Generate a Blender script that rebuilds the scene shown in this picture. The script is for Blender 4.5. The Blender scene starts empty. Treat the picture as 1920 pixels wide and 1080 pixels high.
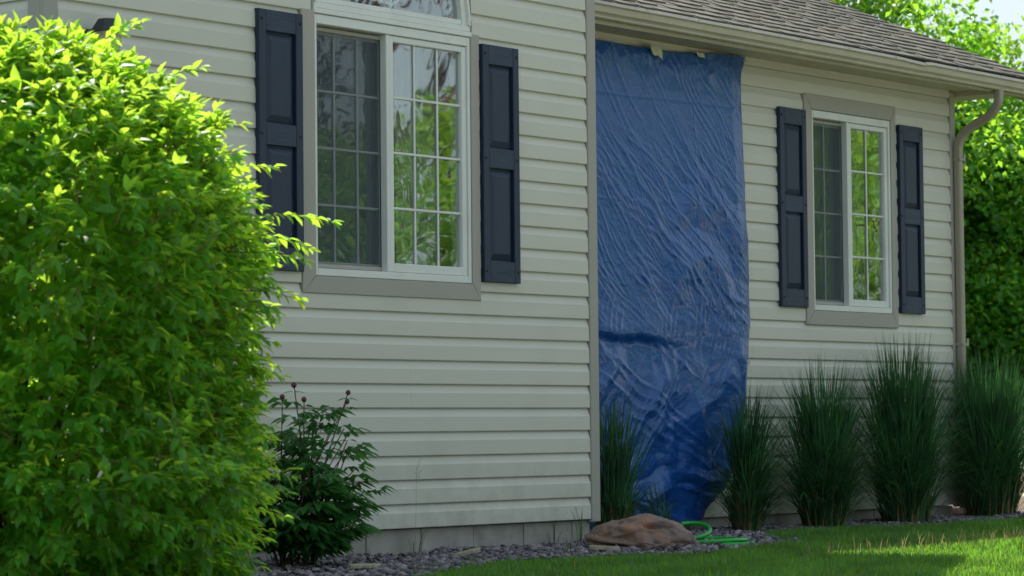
import bpy, math, random
import numpy as np
from mathutils import Matrix, Vector

# ------------------------------------------------------------------ camera, sky, sun, exposure
S = bpy.context.scene
COL = S.collection
rad = math.radians

CAM = np.array([-12.1238, -9.0466, 0.4545])
YAW, PITCH, ROLL, FPX = 0.9050, 0.04881, -0.01005, 5500.0
fw = np.array([math.sin(YAW)*math.cos(PITCH), math.cos(YAW)*math.cos(PITCH), math.sin(PITCH)])
r0 = np.array([math.cos(YAW), -math.sin(YAW), 0.0]); u0 = np.cross(r0, fw)
CR = math.cos(ROLL)*r0 + math.sin(ROLL)*u0
CU = -math.sin(ROLL)*r0 + math.cos(ROLL)*u0
cam_d = bpy.data.cameras.new('camera'); cam = bpy.data.objects.new('camera', cam_d); COL.objects.link(cam)
cam.matrix_world = Matrix(((CR[0], CU[0], -fw[0], CAM[0]), (CR[1], CU[1], -fw[1], CAM[1]),
                           (CR[2], CU[2], -fw[2], CAM[2]), (0, 0, 0, 1)))
cam_d.sensor_width = 36.0; cam_d.lens = FPX*36.0/1920.0
cam_d.clip_start = 0.1; cam_d.clip_end = 3000
cam_d.dof.use_dof = True; cam_d.dof.focus_distance = 14.6; cam_d.dof.aperture_fstop = 6.3
S.camera = cam

SUNV = Vector((0.31, 0.66, 1.0)).normalized()
SUN_EL = math.asin(SUNV.z); SUN_AZ = math.atan2(SUNV.x, SUNV.y)
W = bpy.data.worlds.new('World'); S.world = W; W.use_nodes = True
wn, wl = W.node_tree.nodes, W.node_tree.links
bg = wn['Background']
sky = wn.new('ShaderNodeTexSky'); sky.sky_type = 'NISHITA'; sky.sun_disc = False
sky.sun_elevation = SUN_EL; sky.sun_rotation = SUN_AZ; sky.dust_density = 3.0; sky.air_density = 1.0; sky.ozone_density = 1.0
tc = wn.new('ShaderNodeTexCoord'); nz = wn.new('ShaderNodeTexNoise'); nz.inputs['Scale'].default_value = 2.2; nz.inputs['Detail'].default_value = 6
wl.new(tc.outputs['Generated'], nz.inputs['Vector'])
rp = wn.new('ShaderNodeMapRange'); rp.inputs[1].default_value = .35; rp.inputs[2].default_value = .65; rp.inputs[3].default_value = .35; rp.inputs[4].default_value = .75
wl.new(nz.outputs['Fac'], rp.inputs[0])
mx = wn.new('ShaderNodeMixRGB'); mx.inputs['Color2'].default_value = (4.7, 5.5, 5.75, 1)
wl.new(rp.outputs[0], mx.inputs['Fac']); wl.new(sky.outputs[0], mx.inputs['Color1']); wl.new(mx.outputs[0], bg.inputs['Color'])
bg.inputs['Strength'].default_value = 0.112
sun_d = bpy.data.lights.new('sun', 'SUN'); sun_d.energy = 5.0; sun_d.angle = rad(0.53); sun_d.color = (1.0, .955, .88)
sun = bpy.data.objects.new('sun', sun_d); COL.objects.link(sun)
sun.rotation_euler = SUNV.to_track_quat('Z', 'Y').to_euler()
S.view_settings.view_transform = 'Standard'; S.view_settings.look = 'None'
S.view_settings.exposure = 0.62; S.view_settings.gamma = 1.0
S.render.engine = 'CYCLES'
S.cycles.use_denoising = True
S.cycles.max_bounces = 8; S.cycles.diffuse_bounces = 4; S.cycles.glossy_bounces = 4
S.cycles.transparent_max_bounces = 12; S.cycles.sample_clamp_indirect = 8

# ------------------------------------------------------------------ materials
def new_mat(name):
    m = bpy.data.materials.new(name); m.use_nodes = True
    nt = m.node_tree; nt.nodes.clear()
    out = nt.nodes.new('ShaderNodeOutputMaterial')
    return m, nt, out

def N(nt, t, **kw):
    n = nt.nodes.new(t)
    for k, v in kw.items():
        if k.startswith('i_'):
            n.inputs[k[2:].replace('_', ' ')].default_value = v
        else:
            setattr(n, k, v)
    return n

def c4(c): return (c[0], c[1], c[2], 1.0)

def surf(name, col, rough=.6, spec=.4, var=.12, vscale=4.0, bump=0., bscale=60., island=0., col2=None, stretch=None, metallic=0., dirt=None, detail=5., bdist=.004):
    """plain surface: base colour with soft procedural variation, fine relief, optional per-piece variation"""
    m, nt, out = new_mat(name); L = nt.links
    b = N(nt, 'ShaderNodeBsdfPrincipled'); b.inputs['Roughness'].default_value = rough
    b.inputs['Specular IOR Level'].default_value = spec; b.inputs['Metallic'].default_value = metallic
    L.new(b.outputs[0], out.inputs[0])
    t = N(nt, 'ShaderNodeTexCoord'); vec = t.outputs['Object']
    if stretch:
        mp = N(nt, 'ShaderNodeMapping'); mp.inputs['Scale'].default_value = stretch
        L.new(vec, mp.inputs['Vector']); vec = mp.outputs[0]
    n1 = N(nt, 'ShaderNodeTexNoise'); n1.inputs['Scale'].default_value = vscale; n1.inputs['Detail'].default_value = detail
    L.new(vec, n1.inputs['Vector'])
    mr = N(nt, 'ShaderNodeMapRange'); mr.inputs[1].default_value = .3; mr.inputs[2].default_value = .7
    L.new(n1.outputs['Fac'], mr.inputs[0])
    mixc = N(nt, 'ShaderNodeMixRGB'); L.new(mr.outputs[0], mixc.inputs['Fac'])
    if col2 is None:
        mixc.inputs['Color1'].default_value = c4([x*(1-var) for x in col]); mixc.inputs['Color2'].default_value = c4([min(1, x*(1+var)) for x in col])
    else:
        mixc.inputs['Color1'].default_value = c4(col); mixc.inputs['Color2'].default_value = c4(col2)
    cur = mixc.outputs[0]
    if island:
        g = N(nt, 'ShaderNodeNewGeometry'); mr2 = N(nt, 'ShaderNodeMapRange')
        mr2.inputs[3].default_value = 1-island; mr2.inputs[4].default_value = 1+island
        L.new(g.outputs['Random Per Island'], mr2.inputs[0])
        h = N(nt, 'ShaderNodeHueSaturation'); L.new(mr2.outputs[0], h.inputs['Value']); L.new(cur, h.inputs['Color']); cur = h.outputs[0]
    if dirt:
        n3 = N(nt, 'ShaderNodeTexNoise'); n3.inputs['Scale'].default_value = dirt[1]; n3.inputs['Detail'].default_value = 8
        L.new(t.outputs['Object'], n3.inputs['Vector'])
        m3 = N(nt, 'ShaderNodeMapRange'); m3.inputs[1].default_value = .52; m3.inputs[2].default_value = .75; m3.inputs[4].default_value = dirt[2]
        L.new(n3.outputs['Fac'], m3.inputs[0])
        mm = N(nt, 'ShaderNodeMixRGB'); mm.inputs['Color2'].default_value = c4(dirt[0])
        L.new(m3.outputs[0], mm.inputs['Fac']); L.new(cur, mm.inputs['Color1']); cur = mm.outputs[0]
    L.new(cur, b.inputs['Base Color'])
    if bump:
        n2 = N(nt, 'ShaderNodeTexNoise'); n2.inputs['Scale'].default_value = bscale; n2.inputs['Detail'].default_value = 6
        L.new(vec, n2.inputs['Vector'])
        bp = N(nt, 'ShaderNodeBump'); bp.inputs['Strength'].default_value = bump; bp.inputs['Distance'].default_value = bdist
        L.new(n2.outputs['Fac'], bp.inputs['Height']); L.new(bp.outputs[0], b.inputs['Normal'])
    return m

def leaf_mat(name, col, trans, tfac=.45, rough=.4, spec=.35, var=.25, vscale=3., coltip=None, island=.22):
    m, nt, out = new_mat(name); L = nt.links
    b = N(nt, 'ShaderNodeBsdfPrincipled'); b.inputs['Roughness'].default_value = rough; b.inputs['Specular IOR Level'].default_value = spec
    tr = N(nt, 'ShaderNodeBsdfTranslucent'); mix = N(nt, 'ShaderNodeMixShader'); mix.inputs[0].default_value = tfac
    g = N(nt, 'ShaderNodeNewGeometry'); mr = N(nt, 'ShaderNodeMapRange'); mr.inputs[3].default_value = 1-island; mr.inputs[4].default_value = 1+island
    L.new(g.outputs['Random Per Island'], mr.inputs[0])
    oi = N(nt, 'ShaderNodeObjectInfo')
    t = N(nt, 'ShaderNodeTexCoord'); n1 = N(nt, 'ShaderNodeTexNoise'); n1.inputs['Scale'].default_value = vscale
    L.new(g.outputs['Position'], n1.inputs['Vector'])
    mr2 = N(nt, 'ShaderNodeMapRange'); mr2.inputs[1].default_value = .3; mr2.inputs[2].default_value = .7; mr2.inputs[3].default_value = 1-var; mr2.inputs[4].default_value = 1+var
    L.new(n1.outputs['Fac'], mr2.inputs[0])
    mul = N(nt, 'ShaderNodeMath', operation='MULTIPLY'); L.new(mr.outputs[0], mul.inputs[0]); L.new(mr2.outputs[0], mul.inputs[1])
    hue = N(nt, 'ShaderNodeMapRange'); hue.inputs[3].default_value = .485; hue.inputs[4].default_value = .515
    L.new(g.outputs['Random Per Island'], hue.inputs[0])
    for c, dst in ((col, b.inputs['Base Color']), (trans, tr.inputs['Color'])):
        h = N(nt, 'ShaderNodeHueSaturation'); h.inputs['Color'].default_value = c4(c); L.new(mul.outputs[0], h.inputs['Value']); L.new(hue.outputs[0], h.inputs['Hue'])
        L.new(h.outputs[0], dst)
    L.new(b.outputs[0], mix.inputs[1]); L.new(tr.outputs[0], mix.inputs[2]); L.new(mix.outputs[0], out.inputs[0])
    return m

M = {}
M['siding'] = surf('siding', (.590, .580, .510), .45, .35, var=.03, vscale=1.3, bump=.06, bscale=30, stretch=(.4, .4, 8), dirt=((.42, .40, .33), 2.2, .25))
def splash(m):
    nt = m.node_tree; L = nt.links; b = [n for n in nt.nodes if n.type == 'BSDF_PRINCIPLED'][0]; src = b.inputs['Base Color'].links[0].from_socket
    t = N(nt, 'ShaderNodeTexCoord'); sp = N(nt, 'ShaderNodeSeparateXYZ'); L.new(t.outputs['Object'], sp.inputs[0])
    mr = N(nt, 'ShaderNodeMapRange'); mr.inputs[1].default_value = .42; mr.inputs[2].default_value = .0; L.new(sp.outputs['Z'], mr.inputs[0])
    n = N(nt, 'ShaderNodeTexNoise'); n.inputs['Scale'].default_value = 9; n.inputs['Detail'].default_value = 10; n.inputs['Roughness'].default_value = .7; L.new(t.outputs['Object'], n.inputs['Vector'])
    m2 = N(nt, 'ShaderNodeMapRange'); m2.inputs[1].default_value = .42; m2.inputs[2].default_value = .75; m2.inputs[4].default_value = .55; L.new(n.outputs['Fac'], m2.inputs[0])
    mu = N(nt, 'ShaderNodeMath', operation='MULTIPLY'); L.new(mr.outputs[0], mu.inputs[0]); L.new(m2.outputs[0], mu.inputs[1])
    mx_ = N(nt, 'ShaderNodeMixRGB'); mx_.inputs['Color2'].default_value = (.33, .30, .23, 1); L.new(mu.outputs[0], mx_.inputs['Fac']); L.new(src, mx_.inputs['Color1']); L.new(mx_.outputs[0], b.inputs['Base Color'])
splash(M['siding'])
M['trim'] = surf('taupe trim', (.365, .345, .31), .45, .35, var=.04, vscale=2.0, bump=.03, bscale=80)
M['white'] = surf('white vinyl', (.70, .715, .69), .35, .4, var=.03, vscale=3.0, dirt=((.5, .5, .44), 5, .3))
M['navy'] = surf('navy shutter', (.013, .026, .058), .5, .45, var=.16, vscale=9.0, bump=.22, bscale=26, stretch=(6, 6, .8), bdist=.003)
M['navy_rail'] = surf('navy shutter rail', (.017, .032, .068), .5, .45, var=.25, vscale=14.0, bump=.5, bscale=22, stretch=(.8, 1, 4), bdist=.004)
M['black'] = surf('black screw', (.012, .013, .018), .5)
M['gutter'] = surf('gutter', (.44, .40, .31), .35, .5, var=.07, vscale=3, stretch=(1, 1, 6), bump=.05, bscale=12, dirt=((.30, .28, .19), 7, .4))
M['soffit'] = surf('soffit', (.50, .47, .36), .5, .3, var=.04, vscale=3)
M['downspout'] = surf('downspout', (.33, .29, .225), .4, .45, var=.06, vscale=6, bump=.05, bscale=30)
M['concrete'] = surf('concrete block', (.36, .34, .30), .9, .2, var=.14, vscale=6, bump=.5, bscale=90, dirt=((.20, .20, .15), 9, .6))
M['shingle'] = surf('shingle', (.130, .125, .108), .95, .15, var=.2, vscale=28, bump=.7, bscale=260, island=.22, dirt=((.18, .165, .135), 3.2, .45))
M['shingle_dark'] = surf('shingle underlay', (.085, .072, .066), .95, .1, var=.2, vscale=40, bump=.6, bscale=200)
M['wallcore'] = surf('wall sheathing', (.22, .20, .17), .9, .1)
M['interior'] = surf('interior wall', (.34, .31, .27), .9, .1)
M['soil'] = surf('bed soil', (.055, .046, .040), .95, .1, var=.3, vscale=20, bump=.6, bscale=40)
M['ground'] = surf('lawn ground', (.028, .055, .012), .95, .1, vscale=1.2, col2=(.05, .085, .02), bump=.8, bscale=60, bdist=.03, dirt=((.09, .08, .04), 1.7, .5))
M['pebble'] = surf('pebble', (.10, .095, .115), .75, .35, vscale=34, col2=(.22, .185, .20), island=.75, bump=.3, bscale=120, detail=2)
M['chip'] = surf('weathered wood', (.40, .36, .26), .85, .2, var=.2, vscale=6, stretch=(10, 1, 1), bump=.5, bscale=40)
M['timber'] = surf('timber', (.42, .35, .26), .85, .2, var=.2, vscale=5, stretch=(1, 6, 6), bump=.5, bscale=40)
M['hose'] = surf('hose', (.012, .33, .035), .32, .5, var=.05, vscale=6)
M['lamp_dark'] = surf('lantern metal', (.018, .02, .028), .4, .5)
M['lamp_body'] = surf('lantern body', (.38, .33, .24), .4, .4)
M['curtain'] = surf('curtain', (.42, .45, .40), .9, .1, var=.05)
M['cushion'] = surf('dark cushion', (.02, .022, .026), .8, .2)
M['tape'] = surf('tape', (.62, .64, .47), .5, .4, var=.06, vscale=30)
M['brass'] = surf('grommet', (.55, .56, .52), .35, .5, metallic=.6)
M['bark'] = surf('bark', (.10, .08, .06), .95, .1, var=.3, vscale=12, stretch=(1, 1, .3), bump=.8, bscale=30, bdist=.02)
M['twig'] = surf('twig', (.16, .11, .055), .8, .2, var=.2, vscale=20)
M['peony_stem'] = surf('peony stem', (.075, .035, .024), .6, .3, var=.3, vscale=12)
M['bud'] = surf('peony bud', (.11, .022, .035), .5, .4, vscale=30, col2=(.05, .055, .02))
M['bush'] = leaf_mat('shrub leaf', (.068, .235, .034), (.60, .90, .06), .54, .42, .5, var=.15, vscale=4)
M['peony'] = leaf_mat('peony leaf', (.040, .140, .034), (.10, .32, .035), .38, .3, .5, var=.25, vscale=8)
M['clump'] = leaf_mat('ornamental grass', (.032, .098, .044), (.08, .24, .045), .38, .42, .4, var=.45, vscale=6, island=.4)
M['clump_dry'] = leaf_mat('dry grass sheath', (.26, .18, .085), (.3, .2, .08), .3, .6, .2)
M['lawn'] = leaf_mat('lawn grass', (.024, .108, .034), (.28, .56, .035), .42, .45, .3, var=.3, vscale=3.5, island=.35)
M['straw'] = leaf_mat('straw', (.35, .29, .13), (.4, .33, .13), .4, .6, .2)
M['tree'] = leaf_mat('tree leaf', (.062, .200, .038), (.42, .74, .045), .54, .4, .4, var=.3, vscale=.9, island=.35)
M['tree2'] = leaf_mat('street tree leaf', (.17, .33, .05), (.42, .66, .06), .45, .4, .4, var=.3, vscale=.6, island=.35)

def glass_mat():
    m, nt, out = new_mat('window glass'); L = nt.links
    t = N(nt, 'ShaderNodeTexCoord'); n = N(nt, 'ShaderNodeTexNoise'); n.inputs['Scale'].default_value = 2.6; n.inputs['Detail'].default_value = 2.0
    n.inputs['Distortion'].default_value = .8
    L.new(t.outputs['Object'], n.inputs['Vector'])
    bp = N(nt, 'ShaderNodeBump'); bp.inputs['Strength'].default_value = .14; bp.inputs['Distance'].default_value = .006
    L.new(n.outputs['Fac'], bp.inputs['Height'])
    ge = N(nt, 'ShaderNodeNewGeometry'); dt = N(nt, 'ShaderNodeVectorMath', operation='DOT_PRODUCT')
    L.new(ge.outputs['Incoming'], dt.inputs[0]); L.new(ge.outputs['Normal'], dt.inputs[1])
    ab = N(nt, 'ShaderNodeMath', operation='ABSOLUTE'); L.new(dt.outputs['Value'], ab.inputs[0])
    om = N(nt, 'ShaderNodeMath', operation='SUBTRACT'); om.inputs[0].default_value = 1.0; L.new(ab.outputs[0], om.inputs[1])
    pw = N(nt, 'ShaderNodeMath', operation='POWER'); pw.inputs[1].default_value = 5.0; L.new(om.outputs[0], pw.inputs[0])
    fr = N(nt, 'ShaderNodeMath', operation='MULTIPLY_ADD'); fr.inputs[1].default_value = .78; fr.inputs[2].default_value = .22; L.new(pw.outputs[0], fr.inputs[0])
    tr = N(nt, 'ShaderNodeBsdfTransparent'); tr.inputs[0].default_value = (.90, .94, .93, 1)
    gl = N(nt, 'ShaderNodeBsdfGlossy'); gl.inputs['Roughness'].default_value = .012; gl.inputs[0].default_value = (.95, .98, 1, 1)
    L.new(bp.outputs[0], gl.inputs['Normal'])
    mix = N(nt, 'ShaderNodeMixShader'); L.new(fr.outputs[0], mix.inputs[0]); L.new(tr.outputs[0], mix.inputs[1]); L.new(gl.outputs[0], mix.inputs[2])
    L.new(mix.outputs[0], out.inputs[0]); return m
M['glass'] = glass_mat()

def screen_mat():
    m, nt, out = new_mat('insect screen'); L = nt.links
    tr = N(nt, 'ShaderNodeBsdfTransparent'); df = N(nt, 'ShaderNodeBsdfDiffuse'); df.inputs[0].default_value = (.10, .13, .15, 1)
    mix = N(nt, 'ShaderNodeMixShader'); mix.inputs[0].default_value = .30
    L.new(tr.outputs[0], mix.inputs[1]); L.new(df.outputs[0], mix.inputs[2]); L.new(mix.outputs[0], out.inputs[0]); return m
M['screen'] = screen_mat()

def tarp_mat():
    m, nt, out = new_mat('blue tarp'); L = nt.links
    b = N(nt, 'ShaderNodeBsdfPrincipled'); b.inputs['Roughness'].default_value = .34; b.inputs['Specular IOR Level'].default_value = .5; b.inputs['Coat Weight'].default_value = .6; b.inputs['Coat Roughness'].default_value = .13; b.inputs['Coat Tint'].default_value = (.75, .93, 1, 1); b.inputs['Specular Tint'].default_value = (.6, .85, 1, 1)
    t = N(nt, 'ShaderNodeTexCoord'); n = N(nt, 'ShaderNodeTexNoise'); n.inputs['Scale'].default_value = 5; n.inputs['Detail'].default_value = 8
    L.new(t.outputs['Object'], n.inputs['Vector'])
    cr = N(nt, 'ShaderNodeMixRGB'); cr.inputs['Color1'].default_value = (.004, .058, .265, 1); cr.inputs['Color2'].default_value = (.009, .080, .325, 1)
    L.new(n.outputs['Fac'], cr.inputs['Fac']); L.new(cr.outputs[0], b.inputs['Base Color'])
    wv = N(nt, 'ShaderNodeTexWave'); wv.inputs['Scale'].default_value = 60; wv.bands_direction = 'X'; L.new(t.outputs['Object'], wv.inputs['Vector'])
    wz = N(nt, 'ShaderNodeTexWave'); wz.inputs['Scale'].default_value = 60; wz.bands_direction = 'Z'; L.new(t.outputs['Object'], wz.inputs['Vector'])
    ad = N(nt, 'ShaderNodeMath', operation='ADD'); L.new(wv.outputs['Fac'], ad.inputs[0]); L.new(wz.outputs['Fac'], ad.inputs[1])
    mp = N(nt, 'ShaderNodeMapping'); mp.inputs['Scale'].default_value = (.55, .55, 1.0); mp.inputs['Rotation'].default_value = (0, -.62, 0)
    L.new(t.outputs['Object'], mp.inputs['Vector'])
    n2 = N(nt, 'ShaderNodeTexNoise'); n2.inputs['Scale'].default_value = 34; n2.inputs['Detail'].default_value = 7; n2.inputs['Roughness'].default_value = .62; n2.inputs['Distortion'].default_value = .6
    L.new(mp.outputs[0], n2.inputs['Vector'])
    nw = N(nt, 'ShaderNodeTexNoise'); nw.inputs['Scale'].default_value = 3.0; nw.inputs['Detail'].default_value = 4; L.new(t.outputs['Object'], nw.inputs['Vector'])
    wv2 = N(nt, 'ShaderNodeVectorMath', operation='MULTIPLY_ADD'); wv2.inputs[1].default_value = (.35, .35, .35); L.new(nw.outputs['Color'], wv2.inputs[0]); L.new(mp.outputs[0], wv2.inputs[2])
    crum = None
    for sc_, wt_ in ((9.0, 1.0), (19.0, .55), (41.0, .28)):
        vo = N(nt, 'ShaderNodeTexVoronoi'); vo.feature = 'F1'; vo.inputs['Scale'].default_value = sc_; L.new(wv2.outputs[0], vo.inputs['Vector'])
        mm_ = N(nt, 'ShaderNodeMath', operation='MULTIPLY'); mm_.inputs[1].default_value = wt_; L.new(vo.outputs['Distance'], mm_.inputs[0])
        if crum is None: crum = mm_.outputs[0]
        else:
            a_ = N(nt, 'ShaderNodeMath', operation='ADD'); L.new(crum, a_.inputs[0]); L.new(mm_.outputs[0], a_.inputs[1]); crum = a_.outputs[0]
    cb = N(nt, 'ShaderNodeMath', operation='MULTIPLY_ADD'); cb.inputs[1].default_value = .9; L.new(crum, cb.inputs[0])
    m2 = N(nt, 'ShaderNodeMath', operation='MULTIPLY_ADD'); m2.inputs[1].default_value = .05; L.new(ad.outputs[0], m2.inputs[0]); L.new(n2.outputs['Fac'], m2.inputs[2])
    bp = N(nt, 'ShaderNodeBump'); bp.inputs['Strength'].default_value = .7; bp.inputs['Distance'].default_value = .012
    L.new(m2.outputs[0], cb.inputs[2]); L.new(cb.outputs[0], bp.inputs['Height']); L.new(bp.outputs[0], b.inputs['Normal'])
    L.new(b.outputs[0], out.inputs[0]); return m
M['tarp'] = tarp_mat()

def rock_mat():
    m, nt, out = new_mat('sandstone boulder'); L = nt.links
    b = N(nt, 'ShaderNodeBsdfPrincipled'); b.inputs['Roughness'].default_value = .85; b.inputs['Specular IOR Level'].default_value = .25
    t = N(nt, 'ShaderNodeTexCoord'); n = N(nt, 'ShaderNodeTexNoise'); n.inputs['Scale'].default_value = 9; n.inputs['Detail'].default_value = 12; n.inputs['Roughness'].default_value = .68
    L.new(t.outputs['Object'], n.inputs['Vector'])
    r = N(nt, 'ShaderNodeValToRGB'); e = r.color_ramp.elements
    e[0].position = .30; e[0].color = (.12, .092, .086, 1); e[1].position = .74; e[1].color = (.48, .34, .26, 1)
    x = e.new(.45); x.color = (.30, .225, .20, 1); x = e.new(.56); x.color = (.36, .235, .185, 1); x = e.new(.63); x.color = (.42, .22, .135, 1)
    L.new(n.outputs['Fac'], r.inputs[0]); L.new(r.outputs[0], b.inputs['Base Color'])
    n2 = N(nt, 'ShaderNodeTexNoise'); n2.inputs['Scale'].default_value = 42; n2.inputs['Detail'].default_value = 12; n2.inputs['Roughness'].default_value = .72; L.new(t.outputs['Object'], n2.inputs['Vector'])
    bp = N(nt, 'ShaderNodeBump'); bp.inputs['Strength'].default_value = 1.0; bp.inputs['Distance'].default_value = .02
    L.new(n2.outputs['Fac'], bp.inputs['Height']); L.new(bp.outputs[0], b.inputs['Normal']); L.new(b.outputs[0], out.inputs[0]); return m
M['rock'] = rock_mat()

# ------------------------------------------------------------------ helpers
class MB:
    def __init__(s): s.v = []; s.f = []
    def box(s, x0, x1, y0, y1, z0, z1):
        n = len(s.v)
        s.v += [(x0, y0, z0), (x1, y0, z0), (x1, y1, z0), (x0, y1, z0), (x0, y0, z1), (x1, y0, z1), (x1, y1, z1), (x0, y1, z1)]
        s.f += [tuple(n+i for i in q) for q in ((0, 3, 2, 1), (4, 5, 6, 7), (0, 1, 5, 4), (1, 2, 6, 5), (2, 3, 7, 6), (3, 0, 4, 7))]
        return s
    def bbox(s, x0, x1, y0, y1, z0, z1, b):
        """box with its front (-y) edges bevelled by b"""
        n = len(s.v)
        s.v += [(x0, y1, z0), (x1, y1, z0), (x1, y1, z1), (x0, y1, z1), (x0, y0+b, z0), (x1, y0+b, z0), (x1, y0+b, z1), (x0, y0+b, z1),
                (x0+b, y0, z0+b), (x1-b, y0, z0+b), (x1-b, y0, z1-b), (x0+b, y0, z1-b)]
        q = [(3, 2, 1, 0), (8, 9, 10, 11)]
        for i in range(4):
            j = (i+1) % 4; q += [(i, j, 4+j, 4+i), (4+i, 4+j, 8+j, 8+i)]
        s.f += [tuple(n+i for i in k) for k in q]; return s
    def prism(s, prof, axis, a0, a1, closed=True):
        """prof: 2D points; axis 'x': (y,z) swept along x; axis 'y': (x,z) swept along y; axis 'z': (x,y)"""
        n = len(s.v); k = len(prof)
        for a in (a0, a1):
            for p in prof:
                s.v.append((a, p[0], p[1]) if axis == 'x' else (p[0], a, p[1]) if axis == 'y' else (p[0], p[1], a))
        rng = range(k) if closed else range(k-1)
        for i in rng:
            j = (i+1) % k; s.f.append((n+i, n+j, n+k+j, n+k+i))
        if closed: s.f += [tuple(n+i for i in range(k))[::-1], tuple(n+k+i for i in range(k))]
        return s
    def tube(s, pts, rads, seg=8, cap=True):
        pts = [Vector(p) for p in pts]; n = len(s.v)
        if not hasattr(rads, '__len__'): rads = [rads]*len(pts)
        prev = None
        for i, p in enumerate(pts):
            t = (pts[min(i+1, len(pts)-1)] - pts[max(i-1, 0)]).normalized()
            if prev is None:
                a = Vector((0, 0, 1)) if abs(t.z) < .9 else Vector((1, 0, 0)); u = t.cross(a).normalized()
            else:
                u = (prev - t*prev.dot(t)).normalized()
            prev = u; w = t.cross(u)
            for k in range(seg):
                an = 2*math.pi*k/seg; s.v.append(tuple(p + (u*math.cos(an) + w*math.sin(an))*rads[i]))
        for i in range(len(pts)-1):
            for k in range(seg):
                k2 = (k+1) % seg; s.f.append((n+i*seg+k, n+i*seg+k2, n+(i+1)*seg+k2, n+(i+1)*seg+k))
        if cap:
            s.f.append(tuple(n+k for k in range(seg))[::-1]); s.f.append(tuple(n+(len(pts)-1)*seg+k for k in range(seg)))
        return s
    def mesh(s, name, mat, smooth=False):
        me = bpy.data.meshes.new(name); me.from_pydata(s.v, [], s.f); me.materials.append(M[mat])
        if smooth: me.polygons.foreach_set('use_smooth', [True]*len(me.polygons))
        me.update(); return me

def place(o, parent=None):
    COL.objects.link(o)
    if parent is not None:
        o.parent = parent; o.matrix_parent_inverse = ORIG[parent.name]
    ORIG[o.name] = ORIG[parent.name] if parent is not None else Matrix.Identity(4)
    return o
ORIG = {}

def build(mb, name, mat, parent=None, smooth=False):
    o = bpy.data.objects.new(name, mb.mesh(name, mat, smooth)); place(o, parent)
    if parent is not None and parent.type == 'MESH':       # sub-part: parent sits at the world origin in its own space
        o.matrix_parent_inverse = Matrix.Identity(4)
        ORIG[o.name] = Matrix.Identity(4)
    return o

def thing(name, label, cat, loc=(0, 0, 0), group=None):
    o = bpy.data.objects.new(name, None); o.location = loc; o.empty_display_size = .1; COL.objects.link(o)
    ORIG[o.name] = Matrix.Translation(Vector(loc)).inverted()
    o['label'] = label; o['category'] = cat
    if group: o['group'] = group
    return o

def tag(o, label, cat, group=None):
    o['label'] = label; o['category'] = cat
    if group: o['group'] = group
    return o

def np_mesh(name, verts, faces, mat, smooth=False):
    me = bpy.data.meshes.new(name); k = faces.shape[1]
    me.vertices.add(len(verts)); me.vertices.foreach_set('co', np.ascontiguousarray(verts, dtype=np.float32).ravel())
    me.loops.add(faces.size); me.loops.foreach_set('vertex_index', np.ascontiguousarray(faces, dtype=np.int32).ravel())
    me.polygons.add(len(faces)); me.polygons.foreach_set('loop_start', np.arange(0, faces.size, k, dtype=np.int32))
    if smooth: me.polygons.foreach_set('use_smooth', np.ones(len(faces), dtype=bool))
    me.materials.append(M[mat]); me.update(calc_edges=True); return me

def np_obj(name, verts, faces, mat, parent=None, kind=None, smooth=False):
    o = bpy.data.objects.new(name, np_mesh(name, verts, faces, mat, smooth)); place(o, parent)
    if kind: o['kind'] = kind
    return o

def instances(unit_v, unit_f, mats):
    """stack transformed copies of one small mesh: mats (n,3,4)"""
    v = np.einsum('nij,kj->nki', mats[:, :, :3], unit_v) + mats[:, None, :, 3]
    f = unit_f[None] + (np.arange(len(mats))*len(unit_v))[:, None, None]
    return v.reshape(-1, 3), f.reshape(-1, unit_f.shape[1])

def frames(pos, d, nrm, scale):
    """matrices with local Y along d, local Z close to nrm, per-item scale"""
    d = d/np.linalg.norm(d, axis=1, keepdims=True)
    x = np.cross(d, nrm); x /= np.linalg.norm(x, axis=1, keepdims=True)+1e-9
    z = np.cross(x, d)
    m = np.zeros((len(pos), 3, 4)); m[:, :, 0] = x*scale[:, None]; m[:, :, 1] = d*scale[:, None]; m[:, :, 2] = z*scale[:, None]; m[:, :, 3] = pos
    return m

def proj(p):
    d = p - CAM; q = d@fw
    return np.stack([960+FPX*(d@CR)/q, 540-FPX*(d@CU)/q, q], -1)

rng = np.random.default_rng(7)
_T = rng.random((64, 64))
def vnoise(x, y, seed=0):
    """smooth 2D value noise in -1..1"""
    x = x+seed*17.3; y = y+seed*9.1
    xi = np.floor(x).astype(int); yi = np.floor(y).astype(int); fx = x-xi; fy = y-yi
    fx = fx*fx*fx*(fx*(fx*6-15)+10); fy = fy*fy*fy*(fy*(fy*6-15)+10)
    g = lambda a, b: _T[a % 64, b % 64]
    return 2*((g(xi, yi)*(1-fx)+g(xi+1, yi)*fx)*(1-fy)+(g(xi, yi+1)*(1-fx)+g(xi+1, yi+1)*fx)*fy)-1
def ridge(x, y, seed=0): return 1-np.abs(vnoise(x, y, seed))*2

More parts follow.
